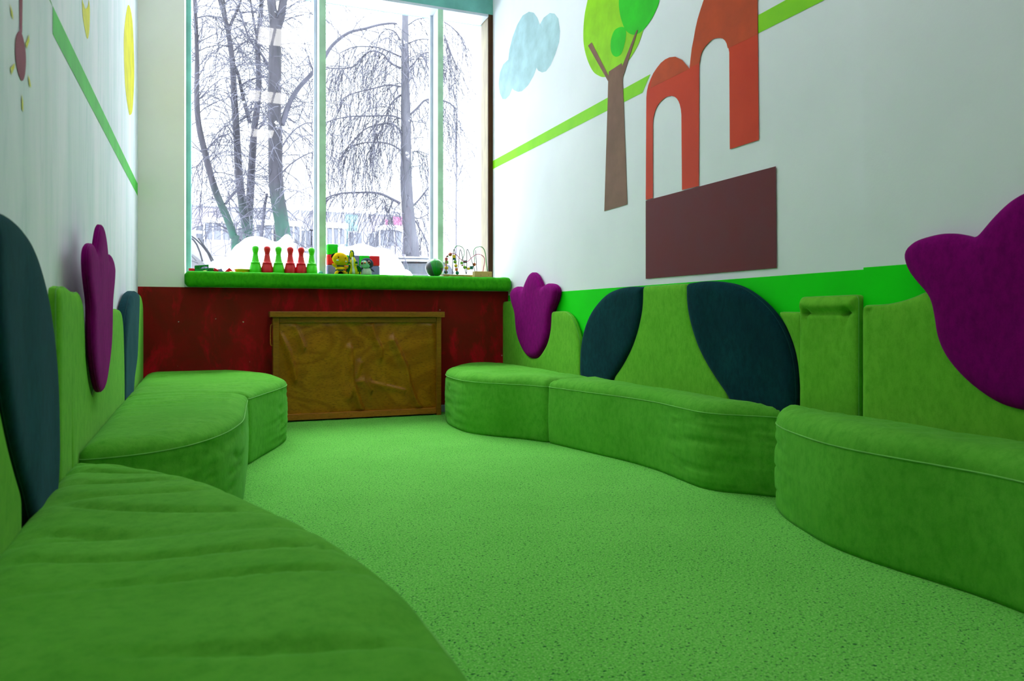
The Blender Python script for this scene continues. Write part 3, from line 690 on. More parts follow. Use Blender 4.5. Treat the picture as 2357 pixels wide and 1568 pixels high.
# dragon
p = P(814, 632); dr = thing('plush_dragon', (p.x, Y0, TZ), 'green and yellow dragon plush toy with tall crest between bee and penguin', 'plush toy')
dn = [(.008, .003), (.034, .005), (.040, .020), (.038, .045), (.030, .070), (.026, .085), (.031, .100), (.030, .115), (.021, .135), (.013, .150), (.006, .158)]
G().lathe((P(813, 632).x, Y0, TZ), dn, n=20).obj('body', M['f_lime'], dr, smooth=True)
G().tube([P(811, 592, Y0 - .020), P(811.5, 600, Y0 - .029), P(812, 612, Y0 - .028), P(814, 624, Y0 - .036), P(814, 631, Y0 - .036)], [.006, .009, .006, .013, .014], n=10).obj('belly', M['f_white'], dr, smooth=True)
cr_ = E_(dr, 'crest', 809.7, 586.5, 6.0, 11, M['f_dteal'], 4.5, 4, .003, label='tall dark crest'); E_(cr_, 'crest_lining', 809.4, 587.5, 3.8, 8.5, M['f_lime'], 2, 4, -.012); E_(cr_, 'crest_tip', 808, 577.5, 2.6, 2.2, M['f_lime'], 2, 0, .0)
for sx, ex in ((-1, 803.5), (1, 820)):
    e = E_(dr, 'eye', ex, 606 if sx > 0 else 607.5, 3.6, 4.4, M['f_green'], 3, 0, -.022); E_(e, 'eyelid', ex - sx * .4, 608.7, 3.4, 1.5, M['f_lime'], 2.2, 0, -.029)
for sx, ax in ((-1, 802.5), (1, 826.5)):
    a_ = E_(dr, 'wing', ax, 621.5, 5.4, 10.5, M['f_green'], 4, -18 * sx, -.006)
    for q in range(2): E_(a_, 'claw', ax + sx * (3.5 - q * 5.5) , 629, 1.4, 3.4, M['f_lime'], 1.5, 8 * sx, -.02)
# penguin
p = P(846, 632); pe = thing('plush_penguin', (p.x, Y0, TZ), 'grey and white penguin plush toy with large eyes beside the dragon plush', 'plush toy')
hd = E_(pe, 'head', 845, 606.5, 15, 12.5, M['f_grey'], 12, 10, .0)
E_(hd, 'face', 841, 609, 11.5, 9.6, M['f_mint'], 6, 6, -.027)
for ex, ey, r in ((833, 606, 2.9), (849.5, 604, 3.3)):
    e = E_(hd, 'eye', ex, ey, r, r + .4, M['p_brown'], 1.6, 0, -.047); E_(e, 'pupil', ex, ey, r * .72, r * .8, M['p_black'], 1.6, 0, -.0495)
G().lathe(P(840, 605, Y0 - .048), [(.0095, 0), (.008, .008), (.001, .020)], n=12, rot=Matrix.Rotation(radians(90), 3, 'X')).obj('beak', M['p_orange'], pe, smooth=True)
G().lathe((P(844.5, 632).x, Y0, TZ), [(.012, .0), (.036, .002), (.042, .015), (.041, .032), (.035, .052), (.026, .064)], n=20).obj('body', M['f_white'], pe, smooth=True)
E_(pe, 'flipper', 857, 622, 1.8, 6, M['f_grey'], 4, -52, .0); E_(pe, 'flipper', 832, 619, 2.4, 7, M['f_grey'], 4, 35, .014)
# ball
bc = Vector((1.876, 6.63, TZ + .084)); R_ = .0835
v = []; f = []; mi = []; n1, n2 = 40, 56
for i in range(n1 + 1):
    t = pi * i / n1
    for j in range(n2): q = 2 * pi * j / n2; v.append(bc + R_ * Vector((sin(t) * cos(q), sin(t) * sin(q), cos(t))))
for i in range(n1):
    for j in range(n2):
        f.append((i * n2 + j, i * n2 + (j + 1) % n2, (i + 1) * n2 + (j + 1) % n2, (i + 1) * n2 + j))
        c = sum((v[k] for k in f[-1]), Vector()) / 4 - bc
        x = (.96 * c.x - .27 * c.y) / R_ ; z = c.z / R_
        mi.append(1 if (x < -.28 - .30 * z or (x > .55 - .5 * z and z < -.1)) else 0)
bt = thing('ball', (bc.x, bc.y, TZ), 'green and dark grey rubber ball beside the bead maze', 'ball')
g = G(); g.add(v, f); g.m = mi; g.obj('shell', [M['p_bgreen'], M['p_greyp']], bt, smooth=True)
def on_ball(x, z):
    y = sqrt(max(0, 1 - x * x - z * z)); return bc + (Vector((.963, -.27, 0)) * x + Vector((-.27, -.963, 0)) * y + Vector((0, 0, z))) * (R_ + .0004)
G().tube([on_ball(-.28 - .30 * z, z) for z in np.linspace(.82, -.88, 24)], .0018, n=6).obj('groove', M['p_teal'], bt, smooth=True)
G().tube([on_ball(.22, z) for z in np.linspace(.55, -.6, 14)], .0014, n=6).obj('groove', M['p_teal'], bt, smooth=True)
# bead maze
bm_ = thing('bead_maze', (2.15, 6.55, TZ), 'wooden bead maze toy with looping wires at the right end of the sill', 'toy')
Q = lambda px, py, Y=6.55: on_y(px, py, Y)
zb = TZ
lf = Q(1020, 636, 6.60).x; lr = Q(1056, 636, 6.60).x; rl = Q(1090.5, 636, 6.50).x; rr_ = Q(1130, 636, 6.50).x
G().box((lf, 6.585, zb), (lr - .09, 6.69, zb + .026), 0, .002).obj('foot', M['toywood'], bm_)
G().box((lf + .045, 6.56, zb + .002), (rl + .02, 6.584, zb + .022), 0, .002).obj('rail', M['toywood'], bm_)
fb = G().box((rl, 6.47, zb), (rr_, 6.54, zb + .052), 0, .002).obj('foot', M['toywood'], bm_)
for sx in (1107, 1125): G().ell(Q(sx, 633.5, 6.4685), (.003, .002, .003), n=8, k=6).obj('screw', M['p_black'], fb)
MZ = lambda l, Y=6.54: [Q(860 + a / 7.366, 550 + b_ / 7.366, Y) for a, b_ in l]
wires = [([(1335, 600), (1345, 300), (1362, 180), (1378, 230), (1400, 520), (1415, 600)], 'wire'), ([(1410, 560), (1440, 420), (1460, 210), (1480, 195), (1505, 300), (1560, 560), (1573, 590), (1578, 500), (1580, 230), (1595, 180), (1640, 300), (1725, 570)], 'wire'),
         ([(1370, 170), (1400, 125), (1450, 120), (1510, 150), (1540, 230), (1520, 310), (1495, 370), (1520, 460), (1600, 510), (1660, 490), (1710, 420), (1712, 330), (1695, 230), (1720, 160), (1790, 132), (1850, 150), (1890, 230), (1910, 400), (1935, 585)], 'wgreen'),
         ([(1230, 590), (1232, 330), (1260, 280), (1330, 245), (1400, 270), (1470, 340), (1540, 385), (1600, 380), (1660, 320), (1740, 265), (1800, 262), (1860, 300), (1882, 360), (1870, 460), (1848, 575)], 'pink'),
         ([(1728, 190), (1736, 300), (1745, 480), (1748, 575)], 'wire')]
for k, (l, m_) in enumerate(wires):
    G().tube(spline(MZ(l, [6.53, 6.53, 6.55, 6.52, 6.50][k]), 6), .0036 if m_ != 'wgreen' else .0038, n=6).obj('wire', M['p_' + m_], bm_, smooth=True)
beads = [(1298, 263, 30, 'orange', 'r'), (1250, 300, 22, 'bgreen', 'd'), (1230, 345, 25, 'orange', 'c'), (1237, 398, 27, 'lime', 'c'), (1230, 440, 22, 'yellow', 'd'), (1233, 493, 31, 'yellow', 'r'), (1227, 563, 30, 'dteal', 'r'),
         (1358, 300, 28, 'yellow', 'c'), (1365, 338, 22, 'dteal', 'c'), (1380, 390, 28, 'lime', 'r'), (1394, 455, 27, 'yellow', 'r'), (1400, 520, 24, 'orange', 'c'), (1418, 577, 29, 'dteal', 'r'),
         (1490, 412, 24, 'lime', 'c'), (1500, 452, 18, 'brown', 'd'), (1552, 388, 25, 'dteal', 'c'), (1545, 483, 28, 'lime', 'r'), (1606, 507, 22, 'yellow', 'c'), (1655, 490, 29, 'dteal', 'c'), (1706, 434, 28, 'brown', 'r')]
for bx, by, r, m_, sh in beads:
    c = MZ([(bx, by)], 6.535)[0]; r = r / 7.366 * .0043
    if sh == 'r': G().ell(c, (r, r, r), n=12, k=8).obj('bead', M['p_' + m_], bm_, smooth=True)
    elif sh == 'd': G().ell(c, (r, r, r * .55), n=12, k=8).obj('bead', M['p_' + m_], bm_, smooth=True)
    else: G().box(c - Vector((r, r, r)) * .88, c + Vector((r, r, r)) * .88, 0, r * .15).obj('bead', M['p_' + m_], bm_)
# small toys at the left end
Y1 = 6.60
q = lambda x, y, Y=Y1: on_y(420 + x / 11.785, 580 + y / 11.785, Y)
def tprism(name, pts, dy, m_, lab, cat, group=None, Y=Y1, bev=.001):
    w = [q(a, b_, Y) for a, b_ in pts]
    zmin = min(p.z for p in w); dz = TZ - zmin
    g = G().prism([(p.x, p.z + dz if k_fix else p.z) for p in w], lambda a, b_, d: (a, Y + d, b_), 0, dy)
    return g.top(name, M['p_' + m_], (w[0].x, Y, TZ), lab, cat, group)
k_fix = False
def bottom(pts): return [(a, min(b_, 560)) for a, b_ in pts]
# grey-lilac dome bowl
c = q(625, 470, 6.66); G().lathe((c.x, 6.68, TZ), [(.060, 0), (.059, .012), (.052, .030), (.040, .044), (.022, .053), (.004, .056)], n=24).top('toy_dome', M['p_lilac'], (c.x, 6.68, TZ), 'lilac toy dome behind the green toy crate at the left end', 'toy', smooth=True)
# green crate (open lattice)
ct = thing('toy_crate', (q(540, 440).x, Y1, TZ), 'green plastic toy crate tilted on the sill cushion at the left end', 'toy')
a0 = q(330, 470); a1 = q(705, 440); wid = a1.x - a0.x
cz = TZ + .004
def tilt(x): return (x - a0.x) * .10
def skew_box(g, x0, x1, y0, y1, z0, z1):
    g.add([(x0, y0, z0 + tilt(x0)), (x1, y0, z0 + tilt(x1)), (x1, y1, z0 + tilt(x1)), (x0, y1, z0 + tilt(x0)), (x0, y0, z1 + tilt(x0)), (x1, y0, z1 + tilt(x1)), (x1, y1, z1 + tilt(x1)), (x0, y1, z1 + tilt(x0))],
          [(0, 3, 2, 1), (4, 5, 6, 7), (0, 1, 5, 4), (1, 2, 6, 5), (2, 3, 7, 6), (3, 0, 4, 7)])
g = G(); skew_box(g, a0.x, a1.x, 6.58, 6.66, cz, cz + .012); skew_box(g, a0.x, a1.x, 6.65, 6.66, cz + .012, cz + .046); g.obj('tray', M['p_bgreen'], ct)
g = G(); skew_box(g, a0.x, a1.x, 6.576, 6.58, cz + .040, cz + .046); skew_box(g, a0.x, a1.x, 6.576, 6.58, cz, cz + .016)
for k in range(4):
    xx = a0.x + wid * k / 3 - (.003 if k == 3 else 0); skew_box(g, xx, xx + .004, 6.576, 6.66, cz, cz + .046)
g.obj('lattice', M['p_wgreen'], ct)
g = G(); x2 = q(720, 400).x; x3 = q(845, 400).x
g.box((x2, 6.58, TZ), (x3, 6.63, TZ + .006)).box((x2, 6.625, TZ), (x3, 6.63, TZ + .034)).box((x2, 6.58, TZ + .028), (x3, 6.584, TZ + .034)).box((x2, 6.58, TZ), (x2 + .004, 6.63, TZ + .034)).box((x3 - .004, 6.58, TZ), (x3, 6.63, TZ + .034))
g.top('toy_crate', M['p_bgreen'], (x2, 6.6, TZ), 'small green open toy box just right of the tilted crate', 'toy')
def blob_block(name, px0, px1, h, m_, lab, cat='toy', Y=6.60, d=.03, bev=.003, z=0, grp=None):
    xa, xb = q(px0, 500, Y).x, q(px1, 500, Y).x
    return G().box((xa, Y, TZ + z), (xb, Y + d, TZ + z + h), 0, min(bev, h / 3)).top(name, M['p_' + m_], ((xa + xb) / 2, Y, TZ + z), lab, cat, grp)
blob_block('toy_brick', 165, 285, .030, 'red', 'dark red toy brick at the far left end of the sill', Y=6.61)
blob_block('toy_brick', 120, 235, .006, 'lilac', 'flat lilac toy piece at the far left end of the cushion', Y=6.56, d=.03)
# red linking pieces behind the crate
rb = thing('toy_train', (q(420, 350).x, 6.70, TZ), 'red toy train leaning behind the green crate', 'toy')
xa, xb = q(285, 400, 6.70).x, q(530, 400, 6.70).x
G().box((xa, 6.68, TZ), (xb, 6.72, TZ + .034), 0, .003).obj('base', M['p_red'], rb)
for k in range(3):
    xx = xa + .012 + k * (xb - xa - .02) / 3; G().lathe((xx + .008, 6.70, TZ + .034), [(.008, 0), (.008, .008 + .004 * k), (.002, .010 + .004 * k)], n=10).obj('stud', M['p_red' if k != 1 else 'p_pink'], rb)
o = G().ell((q(610, 490, 6.56).x, 6.55, TZ + .004), (.020, .015, .006)).top('toy_disc', M['p_yellow'], (q(610, 490).x, 6.55, TZ), 'yellow toy piece in front of the green crate', 'toy', smooth=True)
g = G(); c = q(905, 440, 6.60)
for dx, dz, r in ((-.012, .016, .010), (-.002, .024, .009), (.010, .017, .011), (-.010, .030, .006), (0, .010, .010)): g.ell((c.x + dx, 6.60, TZ + dz), (r, r, r), n=10, k=7)
g.top('toy_star', M['p_red'], (c.x, 6.60, TZ), 'knobbly red toy piece beside the green open box', 'toy', smooth=True)
g = G(); c = q(985, 440, 6.63); g.prism([(c.x - .030, TZ), (c.x + .028, TZ), (c.x + .028, TZ + .022), (c.x + .018, TZ + .038), (c.x + .012, TZ + .030), (c.x - .004, TZ + .028), (c.x - .020, TZ + .020)], lambda a, b_, d: (a, 6.62 + d, b_), 0, .03).top('toy_car', M['p_lilac'], (c.x, 6.63, TZ), 'grey-lilac toy piece right of the knobbly red one', 'toy')
g = G(); c = q(1095, 500, 6.60); g.prism([(c.x - .018, TZ), (c.x + .022, TZ), (c.x + .012, TZ + .010), (c.x - .004, TZ + .018)], lambda a, b_, d: (a, 6.60 + d, b_), 0, .03).top('toy_wedge', M['p_lilac'], (c.x, 6.6, TZ), 'small grey toy wedge left of the red roof piece', 'toy')
c = q(1265, 480, 6.64); w_ = .044
g = G().add([(c.x - w_, 6.60, TZ), (c.x + w_, 6.60, TZ), (c.x + w_, 6.68, TZ), (c.x - w_, 6.68, TZ), (c.x, 6.60, TZ + .041), (c.x, 6.68, TZ + .041)], [(0, 3, 2, 1), (0, 1, 4), (2, 3, 5), (1, 2, 5, 4), (3, 0, 4, 5)])
g.top('toy_roof', M['p_red'], (c.x, 6.64, TZ), 'red triangular toy roof piece left of the yellow bowl', 'toy')
g = G(); c = q(1370, 500, 6.57)
for dx, r in ((-.02, .009), (-.004, .011), (.012, .009)): g.ell((c.x + dx, 6.56, TZ + .005), (.012, .012, r * .6), n=10, k=7)
g.top('toy_flower', M['p_yellow'], (c.x, 6.56, TZ), 'flat yellow toy flower before the red roof piece', 'toy', smooth=True)
blob_block('toy_tile', 1100, 1230, .005, 'yellow', 'thin yellow toy tile below the small grey wedge', Y=6.55, d=.025)
c = q(1625, 500, 6.62)
o = G().lathe((c.x, 6.62, TZ), [(.040, 0), (.056, .002), (.058, .020), (.060, .022), (.0635, .024), (.0645, .028), (.062, .032), (.057, .031), (.052, .006), (.002, .005)], n=32).top('toy_bowl', M['p_yellow'], (c.x, 6.62, TZ), 'yellow plastic toy bowl left of the first green skittle', 'bowl', smooth=True)
autosmooth(o, 40)
p = on_y(737, 622, 6.78); G().lathe((p.x + .004, 6.80, 1.127), [(.02, 0), (.042, .004), (.046, .05), (.036, .09), (.022, .12), (.002, .13)], n=20).top('toy_cone', M['p_teal'], (p.x, 6.80, 1.127), 'teal toy peeking out left behind the middle window mullion', 'toy', smooth=True)
# flat puzzle pieces between the penguin and the ball
for k, (xa, xb, m_, lb) in enumerate([(866, 873, 'lilac', 'lilac puzzle piece right beside the penguin plush'), (874, 877.5, 'bgreen', 'narrow green puzzle piece near the penguin'), (878, 885, 'lilac', 'second lilac puzzle piece from the penguin'), (887, 892, 'lime', 'lime puzzle piece in the flat row'), (893, 905, 'yellow', 'yellow puzzle piece, widest in the flat row'), (907, 930, 'teal', 'long teal puzzle piece mid way to the ball'),
                                      (932, 948, 'greyp', 'grey puzzle piece mid way to the ball'), (950, 960, 'dteal', 'dark teal puzzle piece left of the yellow one near the ball'), (956, 967, 'yellow', 'yellow puzzle piece close to the ball'), (969, 984, 'bgreen', 'green puzzle piece touching the ball')]):
    Y = 6.56 if k != 8 else 6.525
    a_, b2 = on_y(xa, 633, Y).x, on_y(xb, 633, Y).x
    G().box((a_, Y, TZ - .004), (b2, Y + .028, TZ + .005 + .003 * (k % 2)), 0, .001).top('puzzle_piece', M['p_' + m_], ((a_ + b2) / 2, Y, TZ), lb, 'puzzle piece', 'flat puzzle pieces on the sill cushion')

# ------------------------------------------------------------------ outdoors
g = G().box((-60, 7.3, -1.2), (90, 140, -.6)); o = g.top('snowy_ground', M['snow'], (0, 0, 0)); o['kind'] = 'structure'
GZ = -.6
def mound(label, sil, D, half, name='snow_mound'):
    pts = [on_y(a, b_, D) for a, b_ in sil]; xs = [p.x for p in pts]; zs = [p.z for p in pts]
    X = np.linspace(xs[0], xs[-1], 90); Z = np.interp(X, xs, zs); 
    for _ in range(2): Z[1:-1] = .25 * Z[:-2] + .5 * Z[1:-1] + .25 * Z[2:]
    v = []; f = []; K = 16
    for i, (x, z) in enumerate(zip(X, Z)):
        for k in range(K + 1):
            t = -1 + 2 * k / K; h = (1 - abs(t) ** 2.4)
            zz = GZ - .05 + (z - GZ + .05) * h + .05 * noise.noise(Vector((x * 2, t * 2, D))) * h * (abs(t) > .1)
            v.append((x, D + t * half, zz))
    for i in range(89):
        for k in range(K): a = i * (K + 1) + k; f.append((a, a + 1, a + K + 2, a + K + 1))
    o = mesh_obj(name, v, f, M['snow'], None, origin=(float(X.mean()), D, GZ), smooth=True)
    o['label'] = label; o['category'] = 'snow'
    return o
mound('high rounded snow heap outside behind the skittles', [(440, 690), (475, 625), (483, 606), (495, 599), (508.6, 600.6), (525.6, 589.6), (535.8, 572.6), (543, 564), (552.7, 559), (563, 549), (575, 545), (590, 543.5), (608.7, 547), (625.7, 555), (637.6, 558), (646, 550.5), (654.6, 540.5), (662, 539), (670, 541), (673, 554), (675, 568), (688.5, 579.4), (709, 584.5), (730, 589), (745, 600), (760, 690)], 10.5, 1.3)
mound('broad snow heap outside behind the toy cubes and plush toys', [(700, 700), (735, 600), (750, 576), (775.6, 569), (802, 568), (817.6, 564), (825.4, 560.4), (841, 565), (856.6, 571), (880, 572), (895.6, 578.5), (907, 590), (915, 602), (923, 621.5), (927, 640), (930, 700)], 11.8, 1.5)
mound('small snow lump outside right of the toy cubes, before the parked car', [(915, 690), (921, 632), (926, 623), (934.7, 620), (942, 625), (948, 634), (955, 690)], 10.2, .6)
# parked cars
def extr_car(label, D, prof, wheels, depth=1.7):
    pts = [on_y(a, b_, D) for a, b_ in prof]; cx = sum(p.x for p in pts) / len(pts)
    t = thing('parked_car', (cx, D, GZ), label, 'car')
    v = []; n = len(pts)
    for dd, sc in ((0, .90), (.12, .98), (.3, 1), (depth - .3, 1), (depth - .12, .98), (depth, .90)):
        for p in pts: v.append((cx + (p.x - cx) * (.98 + .02 * sc), D + dd - .3, GZ + (p.z - GZ) * sc))
    f = [tuple(range(n)), tuple(range(5 * n, 6 * n))[::-1]]
    for r in range(5):
        for i in range(n): f.append((r * n + i, r * n + (i + 1) % n, (r + 1) * n + (i + 1) % n, (r + 1) * n + i))
    sub('car_body', v, f, M['carbody'], t, smooth=False)
    for wx in wheels:
        c = Vector((cx + wx, D - .2, GZ + .32)); G().lathe(c, [(.30, -.1), (.32, -.08), (.32, .08), (.30, .1)], n=24, rot=Matrix.Rotation(radians(90), 3, 'X')).obj('wheel', M['carblack'], t)
    return t, pts, cx
# left car: rounded windscreen side with trim lines
t1, pp, cx = extr_car('snow-dusted silver car outside at the left edge of the window', 9.2,
    [(330, 552), (370, 533), (410, 531), (437, 538), (447, 543), (458, 552), (470, 564), (482, 580), (492, 594), (500, 606), (508, 640), (512, 720), (506, 800), (380, 805), (270, 800), (262, 700), (280, 640)], (-.35, .5))
for l in ([(437, 547), (445, 552), (453, 563), (460, 580), (466, 602)], [(437, 541), (450, 550), (465, 565), (478, 582), (487, 602)], [(456, 548), (470, 566), (482, 583), (491, 600)], [(437, 585), (452, 601)], [(437, 599), (456, 606)]):
    G().tube([on_y(a, b_, 8.86) for a, b_ in l], .009 if l[0][1] < 570 else .004, n=6).obj('window_trim', M['carblack' if l[0][1] < 570 else 'carglass'], t1)
G().tube([on_y(428, 533, 8.9), on_y(450, 534, 8.9), on_y(465, 535, 8.9)], .016, n=8).obj('roof_rack', M['snow'], t1)
t2, pp, cx = extr_car('snow-covered parked car outside behind the green ball', 14.0,
    [(905, 598), (930, 597), (1010, 600), (1035, 604), (1052, 620), (1062, 640), (1110, 650), (1130, 690), (1130, 745), (1085, 750), (905, 750), (850, 745), (850, 650), (885, 640), (893, 612)], (-1.0, 1.0))
sw_ = [on_y(a, b_, 13.62) for a, b_ in ((920, 607), (1000, 607), (1034, 611), (1046, 630), (930, 630))]
G().prism([(p.x, p.z) for p in sw_], lambda a, b_, d: (a, 13.60 + d, b_), 0, .09).obj('side_window', M['carglass'], t2)
G().prism([(p.x, p.z) for p in [on_y(a, b_, 13.62) for a, b_ in ((898, 600), (1036, 603), (1030, 597), (1000, 592), (930, 590), (903, 593))]], lambda a, b_, d: (a, 13.66 + d, b_), 0, 1.3).obj('snow_cap', M['snow'], t2)
G().tube([on_y(912, 595, 13.55), on_y(992, 596, 13.55)], .018, n=6).obj('roof_rack', M['carglass'], t2)
# apartment building
BYY = 60.0
ap = thing('apartment_building', (3, BYY, GZ), 'long low pale apartment block far beyond the trees', 'building')
z_roof = 9.05
G().box((-16, BYY, GZ), (14.6, BYY + 11, z_roof)).obj('wall', M['facade'], ap)
G().box((-16.3, BYY - .3, z_roof), (14.9, BYY + 11.3, z_roof + .35)).obj('roof', M['snow'], ap)
def fpanel(px0, px1, z0, z1, m_): 
    a_, b2 = on_y(px0, 600, BYY).x, on_y(px1, 600, BYY).x; G().box((a_, BYY - .06, z0), (b2, BYY - .001, z1)).obj('facade_panel', M[m_], ap)
fpanel(795, 823, GZ + .5, 8.9, 'fteal'); fpanel(853, 900, GZ + .5, 8.9, 'fmauve'); fpanel(437, 520, GZ + .5, 8.9, 'fmauve')
for px0, px1, y0, y1 in ((905, 925, 499, 524), (887, 895, 505, 524)):
    a_, b2 = on_y(px0, y0, BYY - .1), on_y(px1, y1, BYY - .1); G().box((a_.x, BYY - .12, b2.z), (b2.x, BYY - .07, a_.z)).obj('facade_panel', M['fpink'], ap, label='pink facade panel')
for zr in (6.1, 3.3, .6):
    for px in (448, 462, 545, 610, 685, 712, 800, 846):
        x = on_y(px, 560, BYY).x
        w = G().box((x, BYY - .14, zr), (x + 1.15, BYY - .065, zr + 1.5)).obj('window', M['fframe'], ap)
        G().box((x + .1, BYY - .16, zr + .1), (x + .5, BYY - .142, zr + 1.4)).box((x + .6, BYY - .16, zr + .1), (x + 1.05, BYY - .142, zr + 1.4)).obj('pane', M['fglass'], w)
        G().box((x - .1, BYY - .4, zr - .14), (x + 1.25, BYY - .065, zr - .01)).obj('snow_ledge', M['snow'], w)
    for px, wd in ((470, 1.9), (566, 1.9), (640, 1.6), (746, 1.5), (866, 1.9)):
        x = on_y(px, 560, BYY).x; wd *= .95
        bl_ = G().box((x, BYY - 1.3, zr - .8), (x + wd, BYY - .065, zr + .35)).obj('balcony', M['facade'], ap)
        G().box((x + .1, BYY - 1.28, zr + .36), (x + wd - .1, BYY - .2, zr + 1.5)).obj('balcony_glazing', M['fglass'], bl_)
        g = G()
        for q_ in range(4): g.box((x + wd * q_ / 3 - .06, BYY - 1.34, zr + .36), (x + wd * q_ / 3 + .06, BYY - 1.29, zr + 1.55))
        g.obj('glazing_bars', M['fframe'], bl_)
        G().box((x - .15, BYY - 1.5, zr + 1.56), (x + wd + .15, BYY - .1, zr + 1.95), 0, .1).obj('snow_cap', M['snow'], bl_)
# trees
def tube_px(g, pts, D, w0, w1, n=8, sub_=6, jit=0, base=None):
    P_ = [on_y(a, b_, D) for a, b_ in pts]
    if base: P_ = [Vector((P_[0].x + base, D, GZ - .05))] + P_
    S = spline([(p.x, p.y, p.z) for p in P_], sub_); k = D / 1.0 / F * 1.0
    N = len(S)
    for i, p in enumerate(S):
        if jit: S[i] = p + Vector((noise.noise(p * 1.7) * jit, noise.noise(p * 1.3 + Vector((5, 5, 5))) * jit * 2, noise.noise(p * 2.1 + Vector((9, 1, 1))) * jit))
    R2 = [(w0 + (w1 - w0) * i / (N - 1)) * k * .5 * (1 + .08 * noise.noise(S[i] * 6)) for i in range(N)]
    g.tube(S, R2, n=n); return S
def twig(g, p, d, L, r, droop, depth, rn):
    pts = [p.copy()]; q_ = p.copy(); d = d.normalized(); steps = max(3, int(L / .16)); kids = []
    for i in range(steps):
        d = (d + Vector((rn.uniform(-.28, .28), rn.uniform(-.28, .28), rn.uniform(-.18, .12) - droop * (i / steps)))).normalized()
        q_ = q_ + d * (L / steps); pts.append(q_.copy())
        if depth > 0 and rn.random() < .62: kids.append((q_.copy(), d.copy(), i))
    g.tube(pts, [max(.0048, r * (1 - .75 * i / steps)) for i in range(steps + 1)], n=3)
    for kp, kd, i in kids:
        sd = Vector((rn.uniform(-1, 1), rn.uniform(-1, 1), rn.uniform(-.6, .5)))
        twig(g, kp, (kd + sd * .9), L * rn.uniform(.3, .55), max(.0035, r * .5), droop * 1.1, depth - 1, rn)
def tree(label, D, trunks, branches, twn, mat, tmat, seed, zr=(2.0, 99), L=(.6, 1.5), droop=.45, r0=.010, depth=2):
    rn = random.Random(seed)
    b0 = on_y(*trunks[0][0][0], D)
    t = thing('bare_tree', (b0.x, D, GZ), label, 'tree', 'bare winter trees outside the window')
    g = G(); src = []
    for k, (pts, w0, w1, *ex) in enumerate(trunks): S = tube_px(g, pts, D, w0, w1, 12, 6, .0, base=(ex[0] if ex else (.001 if k == 0 else None))); src += [(p, 1) for p in S if p.z > zr[0]]
    g.obj('trunk', mat, t, smooth=True)
    g2 = G(); gt = G(); bs = []
    for pts, w0, w1 in branches:
        S = tube_px(g2, pts, D, w0, w1, 6, 5, .05); bs += [(S[i], (S[i] - S[i - 1]).normalized()) for i in range(1, len(S))]
    if branches: g2.obj('branches', tmat, t, smooth=True)
    for p, d in bs:
        for _ in range(2 if droop > .6 and rn.random() < .55 else (1 if rn.random() < .75 else 0)):
            twig(gt, p, (d * .5 + Vector((rn.uniform(-.7, .7), rn.uniform(-.7, .7), rn.uniform(-1.3, .2) - (.5 if droop > .6 else 0)))), rn.uniform(*L) * .8, r0 * .8, droop, depth - 1, rn)
    for _ in range(int(twn * 1.25)):
        p, _d = rn.choice(src)
        twig(gt, p, Vector((rn.uniform(-1, 1), rn.uniform(-.8, .8), rn.uniform(.0, .9))), rn.uniform(*L), r0, droop, depth, rn)
    gt.obj('twigs', tmat, t, smooth=False)
A4 = lambda l: crop(l, 400, 0, 2.8); A5 = lambda l: crop(l, 740, 0, 2.8)
tree('bare tree with a long leaning stem at the left of the left pane', 13.0,
     [(A4([(400, 1620), (385, 1530), (350, 1420), (265, 1220), (205, 1000), (160, 800), (148, 620), (150, 400), (145, 200), (130, -80)]), 19, 7)],
     [(A4([(215, 970), (290, 890), (360, 870), (385, 920)]), 4, 2), (A4([(205, 1010), (160, 1060), (110, 1080)]), 3, 1.5), (A4([(150, 120), (230, 105), (310, 115)]), 3, 2), (A4([(330, 1330), (400, 1240), (420, 1200)]), 7, 4)], 34, M['bark'], M['twig'], 1)
tree('bare forked tree beside the leaning stem in the left pane', 14.0,
     [(A4([(480, 1620), (470, 1480), (440, 1300), (420, 1130), (410, 960), (400, 780), (388, 600), (378, 400), (355, 230), (330, 120), (285, -40)]), 22, 8), (A4([(355, 230), (370, 150), (420, 40), (440, -40)]), 7, 5), (A4([(490, 790), (450, 640), (415, 480), (380, 400)]), 9, 5), (A4([(350, 190), (330, 60), (320, -40)]), 5, 4)],
     [(A4([(425, 790), (500, 720), (560, 640)]), 5, 3), (A4([(385, 320), (440, 275), (500, 245), (540, 250)]), 4, 3), (A4([(430, 545), (490, 515), (560, 500), (600, 495)]), 4, 3), (A4([(420, 940), (380, 870), (345, 820), (300, 850)]), 4, 2)], 40, M['bark'], M['twig'], 2)
tree('bare tree between the forked tree and the thick trunk', 14.6,
     [(A4([(470, 1620), (480, 1500), (490, 1300), (500, 1120), (510, 960), (520, 820), (540, 660), (548, 480), (540, 300), (555, 150), (570, -40)]), 20, 9), (A4([(545, 300), (520, 160), (490, -20)]), 6, 4)],
     [(A4([(620, 480), (590, 400), (560, 350), (480, 245), (420, 60), (380, 0)]), 7, 3), (A4([(545, 840), (590, 780), (570, 690)]), 4, 2)], 38, M['bark'], M['twig'], 3)
